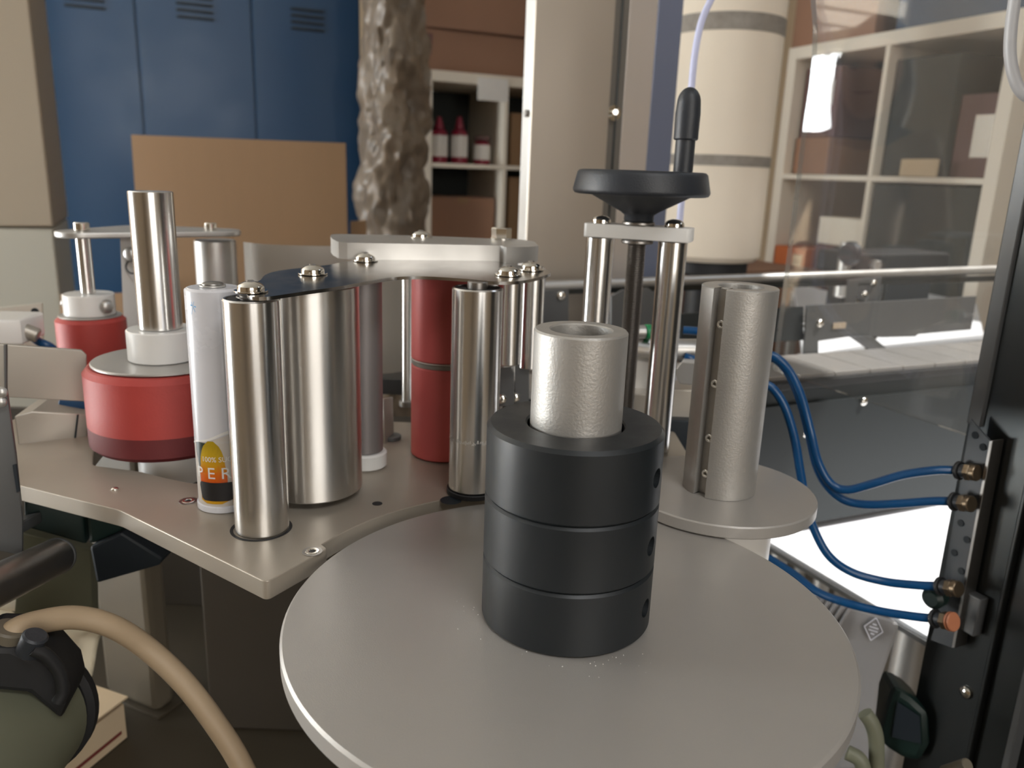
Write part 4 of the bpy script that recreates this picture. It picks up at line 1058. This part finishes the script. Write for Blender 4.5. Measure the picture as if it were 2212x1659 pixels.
mk('edge_strip', slab([(-0.2771,0.4150,1.0249), (-0.2758,0.4159,1.0252), (-0.2758,0.4159,1.0088), (-0.2769,0.4151,1.0085)], (0, .001, 0)), 'slot', ls)
for p in ((-0.2769,0.4139,1.0676), (-0.2777,0.4134,1.0623)): side_screw(ls, p, (.1, -1, 0), .0032, .003, 'satin')
wb = thing('clamp_block', 'white plastic clamp block with hose fitting at the left edge', 'block', (-0.3928,0.6034,1.0491))
mk('block', slab([(-0.4107,0.5914,1.0707), (-0.3849,0.6085,1.0679), (-0.3851,0.6084,1.0480), (-0.4126,0.5900,1.0501)], (-.005, .04, 0), .002), 'white', wb)
mk('fitting', rod(.006, -.008, .008, (0, 0), .001, 20, ((-0.3868,0.6191,1.0565), (1, .3, -.5))), 'tin', wb)
mk('hose', tube([(-0.3859,0.6196,1.0546),(-0.3863,0.6312,1.0461),(-0.3789,0.6356,1.0400),(-0.3793,0.6586,1.0196)], .0034, 18), 'hose', wb)
bp_ = thing('rear_plate', 'pale plate with three holes behind the white clamp block', 'plate', (-0.4609,0.7261,1.0446))
mk('plate', slab([(-0.4955,0.7029,1.0551), (-0.4438,0.7366,1.0587), (-0.4474,0.7345,0.9988), (-0.5002,0.6995,1.0052)], (-.001, .004, 0), .0008), 'beigelight', bp_)
for p in ((-0.4643,0.7227,1.0494), (-0.4485,0.7326,1.0513), (-0.4716,0.7180,1.0491)): mk('hole', rod(.0034, 0, .0008, (0, 0), .0002, 20, (p, (.2, -1, 0))), 'slot', bp_)

# ================================================================== BELOW THE PLATE
DZ = .70
dk = thing('machine_cabinet', 'dark brown machine cabinet and deck below the base plate', 'cabinet', (0, .8, 0))
mk('deck', prism([(-.95, .18), (.30, .18), (.30, .60), (-.02, .60), (-.03, .82), (-.95, .82)], DZ - .01, DZ, .001), 'deck', dk)
mk('side_shelf', rbox(.28, .522, .30, .55, .655, .690, .001), 'deck', dk)
mk('rear_panel', box((-.49, .8165, .815), (.92, .006, .23), 0, .001), 'cabinet', dk)
mk('plinth', box((-.33, .39, .345), (1.24, .42, .69), 0, .002), 'cabinet', dk)
mk('pedestal', prism([(-.26, .61), (-.02, .61), (-.02, .64), (-.26, .64)], DZ, .9915, .002), 'cabinet', dk)
pp = thing('support_post', 'square beige enamelled post standing under the base plate', 'post', (-0.3350,0.6235,0.7000))
p0 = Vector((-0.3753,0.6514)); p1 = Vector((-0.3134,0.6228))
dd = (p1 - p0); nn = Vector((-dd.y, dd.x)).normalized() * .022
mk('post', prism([p0, p1, p1 + nn, p0 + nn], DZ + .003, .9912, .006), 'postbeige', pp)
mk('foot_flange', prism([p0 - nn * .15 - dd * .08, p1 - nn * .15 + dd * .08, p1 + nn * 1.15 + dd * .08, p0 + nn * 1.15 - dd * .08], DZ + .0001, DZ + .003, .0006), 'deck', pp)
gm = thing('gear_motor', 'dark teal gear motor hanging under the base plate at left', 'motor', (-0.2863,0.4813,0.9522))
mk('flange_block', slab([(-0.3024,0.4594,0.9887), (-0.2756,0.4760,0.9699), (-0.2760,0.4757,0.9460), (-0.3040,0.4583,0.9656)], (-.005, .025, 0), .002), 'teal', gm)
mk('teal_housing', slab([(-0.2722,0.4722,0.9714), (-0.2485,0.4738,0.9645), (-0.2504,0.4728,0.9577), (-0.2727,0.4719,0.9473)], (.0, .03, 0), .003), 'teal', gm)
mk('dark_block', slab([(-0.2698,0.4678,0.9488), (-0.2481,0.4684,0.9599), (-0.2274,0.4787,0.9373), (-0.2296,0.4777,0.9320), (-0.2684,0.4686,0.9219)], (0, .03, 0), .002), 'slot', gm)
mk('lower_plate', slab([(-0.3333,0.4989,0.9419), (-0.2992,0.5201,0.9194), (-0.3120,0.5358,0.8563), (-0.3537,0.5092,0.8706)], (0, .01, 0), .001), 'olive', gm)
rd2 = thing('steel_shaft', 'round dark steel shaft pointing in from the left edge', 'shaft', (-0.2650,0.4240,0.9640))
e_ = Vector((-0.2755,0.4410,0.9554)); s_ = Vector((-0.2640,0.3520,0.9795))
mk('shaft', rod(.0112, 0, (e_ - s_).length, (0, 0), .001, 40, (s_, e_ - s_)), 'thread', rd2)
mk('shaft_end', ring(.006, .0113, -.003, 0.0, (0, 0), .0006, 40, (e_ + (e_ - s_).normalized() * .0031, e_ - s_)), 'frame', rd2)
bs2 = thing('shaft_bracket', 'small grey steel angle above the round shaft at left', 'bracket', (-0.2975,0.4386,0.9720))
mk('angle', slab([(-0.3142,0.4269,0.9770), (-0.2938,0.4411,0.9777), (-0.2937,0.4412,0.9704), (-0.3149,0.4263,0.9689)], (.0, .02, -.002), .0008), 'frame', bs2)
# crumpled white cloth
cl = thing('white_cloth', 'crumpled white cloth lying behind the beige hose', 'cloth', (-0.4212,0.6487,0.7400))
bm = bmesh.new(); n = 26; g = []
Pq = [Vector((-0.4269,0.5547,0.8564)), Vector((-0.3433,0.6100,0.8003)), Vector((-0.3226,0.5294,0.7956)), Vector((-0.3847,0.4862,0.8243))]
for j in range(n + 1):
    r0 = []
    for i in range(n + 1):
        u, v = i / n, j / n
        p = Pq[0].lerp(Pq[1], u).lerp(Pq[3].lerp(Pq[2], u), v)
        p = p + Vector((0, 0, .010 * noise.fractal(Vector((u * 3.0, v * 2.0, 2)), 1, 2, 3) + .004 * math.sin(u * 14 + v * 4)))
        r0.append(bm.verts.new(p))
    g.append(r0)
for j in range(n):
    for i in range(n): bm.faces.new((g[j][i], g[j][i + 1], g[j + 1][i + 1], g[j + 1][i]))
bmesh.ops.solidify(bm, geom=bm.faces[:], thickness=.0012)
mk('cloth', bm, 'paper', cl, 80)
mk('fold', tube([p + Vector((0, 0, .004)) for p in (Pq[0], Pq[0].lerp(Pq[1], .35), Pq[0].lerp(Pq[1], .62))], lambda t: .010 * (1 - .8 * t), 12), 'paper', cl)
# carton with half open lid
ct = thing('small_carton', 'pale open topped carton lying at the bottom left', 'box', (-0.3673,0.6122,0.7000))
tz = .735
cpts = [Vector((-0.4206,0.5475,0.7350)), Vector((-0.3996,0.6260,0.7350)), Vector((-0.3268,0.5936,0.7350)), Vector((-0.3517,0.5195,0.7350))]
bm = bmesh.new()
mk('tray', slab([p for p in cpts], (0, 0, -(tz - DZ - .0006)), .0008), 'cardpale', ct)
lid = [p + Vector((0, 0, .004)) for p in cpts]
lid = [cpts[0] + Vector((-.003, 0, .001)), cpts[1] + Vector((0, .002, .001)), cpts[2] + Vector((.004, 0, .006)), cpts[3] + Vector((.003, -.003, .008))]
bm = slab(lid, (0, 0, .0016)); mk('lid', bm, 'cardpale', ct)
fd = (cpts[2] - cpts[3]).normalized(); dn = Vector((0, 0, -1)); nrm = fd.cross(Vector((0, 0, 1)))
if nrm.y > 0: nrm = -nrm
base = cpts[3].lerp(cpts[2], .28) + nrm * .0006 + Vector((0, 0, -.026))
mk('printed_line', slab([base, base + fd * .05, base + fd * .05 + Vector((0, 0, .003)), base + Vector((0, 0, .003))], nrm * .0002), 'inkred', ct)
# hose with connector
hs = thing('conduit_hose', 'thick beige hose arching over the carton at bottom left', 'hose', (-0.2254,0.3779,0.9510))
mk('hose', tube([(-0.2487,0.3508,0.9565),(-0.2454,0.3531,0.9609),(-0.2403,0.3626,0.9598),(-0.2288,0.3758,0.9552),(-0.2142,0.3843,0.9455),(-0.1992,0.3923,0.9265),(-0.1792,0.3909,0.9056),(-0.1612,0.3879,0.8805),(-0.1472,0.3827,0.8604),(-0.1335,0.3771,0.8310)], .0062, 28), 'cable', hs)
mk('cable_nut', rod(.0085, -.006, .008, (0, 0), .001, 24, ((-0.2491,0.3505,0.9567), (.35, .1, .9))), 'postbeige', hs)
tm = thing('terminal_motor', 'grey green motor with a black terminal box at the bottom left corner', 'motor', (-0.2440,0.3418,0.9049))
mb = Vector((-0.2574,0.3444,0.9050)); md_ = (Vector((-0.2437,0.2916,0.9241)) - Vector((-0.2537,0.3595,0.9131))).normalized()
mk('body', rod(.038, -.03, .10, (0, 0), .006, 48, (Vector((-0.2650,0.3512,0.8949)), md_)), 'olive', tm)
mk('end_ring', ring(.030, .040, -.040, -.028, (0, 0), .003, 48, (Vector((-0.2650,0.3512,0.8949)), md_)), 'black', tm)
mk('terminal_box', slab([(-0.2544,0.3342,0.9634), (-0.2411,0.3439,0.9571), (-0.2323,0.3499,0.9450), (-0.2258,0.3541,0.9293), (-0.2250,0.3547,0.9179), (-0.2284,0.3525,0.9083), (-0.2386,0.3456,0.9295), (-0.2564,0.3326,0.9409)], (-.005, .03, .002), .003), 'black', tm)
mk('cable_loop', tube([(-0.2293,0.3399,0.9597),(-0.2248,0.3429,0.9545),(-0.2210,0.3454,0.9438),(-0.2205,0.3457,0.9329),(-0.2227,0.3443,0.9271)], .0032, 18), 'black', tm)
mk('gland', rod(.006, -.004, .008, (0, 0), .001, 20, ((-0.2326,0.3437,0.9581), (.5, 0, 1))), 'bakelite', tm)

# ================================================================== RIGHT: MOTOR, HOSES, FRAME, PANE
mt = thing('finned_motor', 'grey enamelled motor with fins and diamond emblem beside the big disc', 'motor', (0.2749,0.5557,0.8187))
mp_ = [Vector(p) for p in [(0.2230,0.5785,0.8808),(0.2462,0.5690,0.8764),(0.2977,0.5438,0.8736),(0.3025,0.5412,0.8695),(0.3017,0.5416,0.8600),(0.2969,0.5443,0.8159),(0.2985,0.5434,0.7819),(0.3071,0.5386,0.7407),(0.2415,0.5710,0.7098)]]
mk('housing', slab(mp_, (.004, .03, -.012), .003), 'motor', mt)
for k in range(5):
    p = Vector((0.2499,0.5663,0.8769)).lerp(Vector((0.2693,0.5574,0.8752)), k / 4)
    mk('fin', box(p + Vector((-.004, .0, -.012)), (.0022, .004, .032), 0, .0008, 0, .35), 'motor', mt)
ec = Vector((0.2852,0.5471,0.8627)); ex = (Vector((0.2910,0.5440,0.8624)) - ec); ez = Vector((0.2847,0.5474,0.8528)) - ec
emb = mk('emblem', slab([ec + ex, ec + ez, ec - ex, ec - ez], (0, .0006, 0)), 'motor', mt)
bm = bmesh.new()
def bar3(a, b, w):
    d = (b - a).normalized(); nrm2 = d.cross(Vector((0, 1, 0))).normalized() * w
    join(bm, slab([a - nrm2, b - nrm2, b + nrm2, a + nrm2], (0, -.0005, 0)))
o1 = Vector((0, -.0006, 0))
for a, b in ((ex, ez), (ez, -ex), (-ex, -ez), (-ez, ex)): bar3(ec + a + o1, ec + b + o1, .00035)
for k in range(4):
    s = (k - 1.5) * .28
    bar3(ec + o1 + ez * s - ex * (.62 - abs(s)), ec + o1 + ez * s + ex * (.62 - abs(s)), .0005)
mk('emblem_lines', bm, 'silverink', emb)
tb = thing('teal_motor_end', 'dark teal rounded motor end at the lower right', 'motor', (0.3647,0.6208,0.7245))
mk('end_shell', slab([Vector(p) for p in [(0.3103,0.5483,0.8119),(0.3223,0.5413,0.8074),(0.3334,0.5345,0.7987),(0.3381,0.5316,0.7709),(0.3344,0.5339,0.7524),(0.3232,0.5408,0.7505),(0.3102,0.5483,0.7559),(0.3068,0.5503,0.7639),(0.3080,0.5496,0.7879)]], (.012, .045, -.012), .006), 'teal', tb)
mk('end_plate', slab([Vector(p) + Vector((0, -.0012, 0)) for p in [(0.3131,0.5456,0.8001),(0.3272,0.5372,0.7943),(0.3310,0.5348,0.7709),(0.3133,0.5454,0.7681)]], (0, .001, 0)), 'slot', tb)

yp = thing('hose_pair', 'olive hose bend next to the motor at the lower right', 'hose', (0.2750,0.5107,0.7902))
mk('hose', tube([(0.2670,0.5036,0.8195),(0.2723,0.5008,0.8121),(0.2762,0.4986,0.8001),(0.2793,0.4969,0.7755),(0.2801,0.4964,0.7616)], .0055, 16), 'olive', yp)
mk('hose', tube([(0.2561,0.4980,0.7897),(0.2637,0.4940,0.7873),(0.2676,0.4919,0.7780),(0.2700,0.4906,0.7623)], .0055, 16), 'olive', yp)
yr = mk('strut_rod', rod(.004, 0, .022, (0, 0), .0006, 20, ((0.2928,0.4418,0.8226), (Vector((0.3003,0.4246,0.8458)) - Vector((0.2928,0.4418,0.8226))).normalized())), 'postbeige')
tag(yr, 'thin pale rod end at the bottom right corner', 'rod')

HG = 'blue air hoses feeding the valve bracket'
def hose(label, pts, r=.0032):
    o = mk('air_hose', tube(pts, r, 16), 'hose'); tag(o, label, 'hose', HG); return o
hose('topmost blue air hose, dipping then rising to the highest fitting', [(0.1899,0.5902,1.0668),(0.1984,0.5874,1.0649),(0.2082,0.5840,1.0560),(0.2166,0.5756,1.0388),(0.2239,0.5674,1.0144),(0.2321,0.5641,0.9902),(0.2420,0.5600,0.9755),(0.2526,0.5552,0.9730),(0.2674,0.5483,0.9812),(0.2862,0.5444,0.9904),(0.3061,0.5392,0.9967),(0.3199,0.5369,0.9982)])
hose('second blue air hose from top, running level to its fitting', [(0.1928,0.5966,1.0640),(0.2015,0.5937,1.0614),(0.2104,0.5906,1.0523),(0.2187,0.5823,1.0344),(0.2265,0.5750,1.0090),(0.2334,0.5701,0.9861),(0.2418,0.5665,0.9717),(0.2534,0.5604,0.9627),(0.2674,0.5538,0.9623),(0.2864,0.5443,0.9679),(0.3056,0.5371,0.9736),(0.3180,0.5322,0.9762)])
hose('third blue air hose, sweeping under the small disc over the white table', [(0.1854,0.5706,1.0493),(0.1934,0.5680,1.0446),(0.2021,0.5649,1.0323),(0.2107,0.5618,1.0103),(0.2176,0.5591,0.9841),(0.2239,0.5567,0.9612),(0.2310,0.5538,0.9421),(0.2432,0.5485,0.9223),(0.2613,0.5457,0.9106),(0.2838,0.5400,0.9069),(0.3025,0.5297,0.9103),(0.3141,0.5229,0.9138)])
hose('lowest blue air hose, emerging behind the big disc', [(0.2142,0.5925,0.8966),(0.2300,0.5758,0.8916),(0.2433,0.5594,0.8858),(0.2593,0.5411,0.8871),(0.2794,0.5310,0.8873),(0.2981,0.5207,0.8900),(0.3093,0.5141,0.8926)])
hl = mk('grey_hose_loop', tube([(0.3024,0.5412,1.3228),(0.3030,0.5409,1.3071),(0.3037,0.5406,1.2911),(0.3054,0.5396,1.2762),(0.3092,0.5374,1.2624),(0.3145,0.5343,1.2526),(0.3219,0.5299,1.2484),(0.3320,0.5236,1.2496)], .0036, 18), 'greypvc')
tag(hl, 'grey plastic hose loop hanging in at the top right corner', 'hose')

# frame at right (in the plane a = const) and the clear pane hung on it
PA = .53
fr = thing('guard_post', 'dark stainless frame post filling the right edge of the picture', 'frame', rw(PA, .3, 0))
bE = 0.3724
mk('side_sheet', rbox(PA, PA + .004, .02, bE, .40, 1.7, .0008), 'darksteel', fr)
mk('fold_rib', rbox(PA - .006, PA, bE - .055, bE - .052, .40, 1.7, .0008), 'darksteel', fr)
mk('fold_rib', rbox(PA - .010, PA, bE - .085, bE - .080, .40, 1.7, .0008), 'frame', fr)
mk('front_leg', rbox(PA + .005, PA + .045, bE - .05, bE - .005, 0, 1.7, .002), 'darksteel', fr)
pq = (0.3330,0.8288)
side_screw(fr, rw(PA, min(pq[0], bE - .01), pq[1]), rw(-1, 0, 0), .0048, .004, 'bright')
vbk = thing('valve_bracket', 'perforated steel bracket on the frame holding four hose fittings', 'bracket', rw(PA - .012, bE, .95))
zv = [1.0373,0.8550]
vp = [(0.3625,1.0353),(0.3555,1.0306),(0.3443,1.0240),(0.3429,0.8629),(0.3605,0.8589),(0.3588,0.8753)]
mk('plate', slab([rw(PA - .012, b, z) for b, z in vp], rw(.002, 0, 0), .0003), 'darkplate', vbk)
mk('edge_flange', slab([rw(PA - .014, b, z) for b, z in [(0.3445,1.0252),(0.3422,1.0259),(0.3395,0.8654),(0.3419,0.8639)]], rw(.012, 0, 0), .0003), 'thread', vbk)
mk('standoff', rbox(PA - .0098, PA - .0003, vp[4][0] - .03, vp[4][0] - .012, vp[4][1] + .02, vp[4][1] + .05, .001), 'frame', vbk)
for b, z in [(0.3565,1.0252),(0.3492,1.0187),(0.3545,0.9587),(0.3476,0.9487),(0.3550,0.9349),(0.3471,0.9239)]:
    mk('hole', rod(.0026, 0, .0006, (0, 0), .0001, 18, (rw(PA - .0121, b, z), rw(-1, 0, 0))), 'slot', vbk)
for n_, (c, e) in enumerate((((0.3209,0.5363,0.9984), (0.3274,0.5241,1.0013)), ((0.3190,0.5316,0.9765), (0.3245,0.5189,0.9801)), ((0.3151,0.5223,0.9142), (0.3212,0.5091,0.9192)), ((0.3103,0.5135,0.8930), (0.3168,0.5001,0.8985)))):
    c = Vector(c); d = (Vector(e) - c); L_ = d.length
    f = thing('push_fitting', ['highest brown metal push fitting on the valve bracket', 'second push fitting from top on the valve bracket', 'third push fitting from top on the valve bracket', 'lowest push fitting with orange rings on the valve bracket'][n_], 'fitting', c, 'push fittings on the valve bracket')
    mk('release_collar', rod(.0068, -.0005, .002, (0, 0), .0005, 24, (c, d)), 'black', f)
    mk('body', rod(.0050, .002, L_ * .45, (0, 0), .0006, 24, (c, d)), 'bakelite', f)
    mk('hex', hexhead(.0064, L_ * .45, L_ * .72, (0, 0), (c, d)), 'nickel', f)
    if n_ == 3:
        for k in (0, 1): mk('orange_ring', rod(.0068, L_ * (.74 + .14 * k), L_ * (.85 + .14 * k), (0, 0), .0006, 24, (c, d)), 'copper', f)
    else: mk('thread_nut', rod(.0058, L_ * .72, L_ * 1.0, (0, 0), .0005, 24, (c, d)), 'nickel', f)
kn = mk('plastic_knob', rod(.008, -.004, .010, (0, 0), .003, 28, ((0.3154,0.5279,0.9012), (.8, .6, 0))), 'teal')
tag(kn, 'small dark round knob between the two lower push fittings', 'knob')
# clear pane with shaped outer edge
eo = [(0.5957,1.3693),(0.5859,1.3457),(0.5790,1.3225),(0.5760,1.2999),(0.5757,1.2734),(0.5770,1.2464),(0.5766,1.2189),(0.5765,1.1785),(0.5763,1.1370),(0.5768,1.0985),(0.5769,1.0634),(0.5761,1.0186)]
zp0 = eo[-1][1]
pan = thing('acrylic_pane', 'clear acrylic guard pane mirroring a bright window, right of the slotted tube', 'pane', rw(PA, .45, zp0))
pts = [rw(PA, b, z) for b, z in eo] + [rw(PA, bE - .002, zp0), rw(PA, bE - .002, eo[0][1])]
mk('pane', slab(pts, rw(.005, 0, 0)), 'acrylic', pan)
# bright ground edge of the pane
bm = bmesh.new()
for (b0, z0), (b1, z1) in zip(eo, eo[1:]):
    A0 = rw(PA - .0004, b0 + .0004, z0); A1 = rw(PA - .0004, b1 + .0004, z1)
    f4 = [A0, A1, A1 + rw(.0058, 0, 0), A0 + rw(.0058, 0, 0)]
    bm.faces.new([bm.verts.new(v) for v in f4])
mk('polished_edge', bm, clear_pane('acrylic_edge', (.75, .78, .78, 1), 1.5, .25), pan)
mk('hinge_strip', rbox(PA - .003, PA + .008, bE - .012, bE - .001, zp0 + .01, 1.65, .001), 'frame', fr)

# ================================================================== PERSON mirrored in the pane (stands left of the machine)
def person(label, a, b, facing):
    base = rw(a, b, 0)
    t = thing('person', label, 'person', base)
    fx = Vector((math.cos(facing), math.sin(facing), 0)); fy = Vector((-fx.y, fx.x, 0))
    def W_(x, y, z): return base + fx * x + fy * y + Vector((0, 0, z))
    def skin(name, joints, bones, m):
        me = bpy.data.meshes.new(name); bm = bmesh.new()
        vs2 = [bm.verts.new(W_(*j[:3])) for j in joints]
        for i, j in bones: bm.edges.new((vs2[i], vs2[j]))
        bm.to_mesh(me); bm.free()
        o = bpy.data.objects.new(name, me); COL.objects.link(o)
        md = o.modifiers.new('s', 'SKIN')
        for i, j in enumerate(joints):
            d = me.skin_vertices[0].data[i]; r = j[3]; d.radius = r if isinstance(r, tuple) else (r, r); d.use_root = (i == 0)
        sb = o.modifiers.new('u', 'SUBSURF'); sb.levels = 2; sb.render_levels = 2
        dg = bpy.context.evaluated_depsgraph_get()
        nm = bpy.data.meshes.new_from_object(o.evaluated_get(dg))
        bpy.data.objects.remove(o); bpy.data.meshes.remove(me)
        bm = bmesh.new(); bm.from_mesh(nm); bpy.data.meshes.remove(nm)
        return mk(name, bm, m, t, 180)
    # x forward, y to the person's left
    body = [(0, 0, .86, (.13, .10)), (0, 0, 1.02, (.115, .085)), (.01, 0, 1.18, (.125, .095)), (.0, 0, 1.29, (.11, .08)), (.01, 0, 1.36, .05), (.02, 0, 1.42, .052),
            (0, .14, 1.285, .052), (.03, .20, 1.05, .038), (.20, .15, .98, .032), (.26, .12, .98, .026), (0, -.14, 1.285, .052), (.03, -.20, 1.05, .040), (.20, -.15, 1.0, .032), (.26, -.12, 1.0, .026),
            (.0, .09, .80, .085), (.01, .09, .46, .055), (-.01, .09, .08, .040), (.10, .09, .03, .035), (.0, -.09, .80, .085), (.01, -.09, .46, .055), (-.01, -.09, .08, .040), (.10, -.09, .03, .035)]
    bones = [(0, 1), (1, 2), (2, 3), (3, 4), (4, 5), (3, 6), (6, 7), (7, 8), (8, 9), (3, 10), (10, 11), (11, 12), (12, 13), (0, 14), (14, 15), (15, 16), (16, 17), (0, 18), (18, 19), (19, 20), (20, 21)]
    skin('body', body, bones, 'navy')
    cardi = [(-.01, 0, 1.00, (.135, .125)), (-.01, 0, 1.18, (.158, .13)), (-.01, 0, 1.29, (.13, .105)), (0, .14, 1.29, .064), (.03, .205, 1.05, .055), (.19, .16, .985, .042), (0, -.14, 1.29, .064), (.03, -.205, 1.05, .055), (.19, -.16, 1.005, .042), (-.01, 0, .80, (.15, .14))]
    skin('cardigan', cardi, [(0, 1), (1, 2), (2, 3), (3, 4), (4, 5), (2, 6), (6, 7), (7, 8), (0, 9)], 'knit')
    # head
    bm = bmesh.new(); bmesh.ops.create_uvsphere(bm, u_segments=28, v_segments=20, radius=1)
    for v in bm.verts:
        x, y, z = v.co
        k = 1 - .22 * max(0, -z) ** 1.3
        X = x * .096 * k + (.012 if z < -.3 and x > 0 else 0); Y = y * .076 * k; Z = z * .118
        if x > .75 and abs(y) < .28 and -.35 < z < .15: X += .018 * (1 - abs(y) / .28)
        if x > .6 and .12 < abs(y) < .55 and .0 < z < .25: X -= .006
        v.co = W_(.03 + X, Y, 1.475 + Z)
    hd_ = mk('head', bm, 'skin', t, 180)
    for s in (1, -1):
        bm = bmesh.new(); bmesh.ops.create_uvsphere(bm, u_segments=12, v_segments=8, radius=.011)
        bmesh.ops.translate(bm, verts=bm.verts, vec=W_(.112, s * .031, 1.488)); mk('eye', bm, 'slot', hd_)
    bm = bmesh.new(); bmesh.ops.create_uvsphere(bm, u_segments=12, v_segments=8, radius=1)
    for v in bm.verts: v.co = W_(.118 + v.co.x * .008, v.co.y * .024, 1.425 + v.co.z * .006)
    mk('mouth', bm, 'inkred', hd_)
    # hair: cap and long falls
    bm = bmesh.new(); bmesh.ops.create_uvsphere(bm, u_segments=32, v_segments=24, radius=1)
    for v in bm.verts:
        x, y, z = v.co
        X, Y, Z = x * .112, y * .094, z * .13
        if z < 0:
            Z *= 2.3; Y *= 1.12; X = X * (.8 if x > 0 else 1.0)
        if x > .15 and z < .45: X = min(X, .02) - .02 * (1 - abs(y))
        n3 = noise.noise(Vector((x * 6, y * 6, z * 1.5))) * .006
        v.co = W_(.012 + X + n3, Y + n3, 1.495 + Z)
    mk('hair', bm, 'hair', t, 180)
    # hands with fingers holding a phone
    for s in (1, -1):
        j = [(.25, s * .125, .985, .026), (.30, s * .105, .99, (.034, .018)), (.345, s * .095, 1.0, (.034, .016))]
        b = [(0, 1), (1, 2)]
        for k in range(4):
            n0 = len(j); w = (k - 1.5) * .017
            j += [(.375, s * .09 + 0, 1.0 + w, .008), (.40 - .004 * abs(k - 1), s * .070, 1.0 + w, .0075), (.405, s * .045, 1.0 + w, .0065)]
            b += [(2, n0), (n0, n0 + 1), (n0 + 1, n0 + 2)]
        n0 = len(j)
        j += [(.315, s * .085, 1.03, .010), (.335, s * .060, 1.045, .0085), (.345, s * .040, 1.05, .007)]
        b += [(1, n0), (n0, n0 + 1), (n0 + 1, n0 + 2)]
        skin('hand', j, b, 'skin')
    return t
person('person with long brown hair in beige cardigan, mirrored in the pane', -.72, 1.70, math.radians(-10))
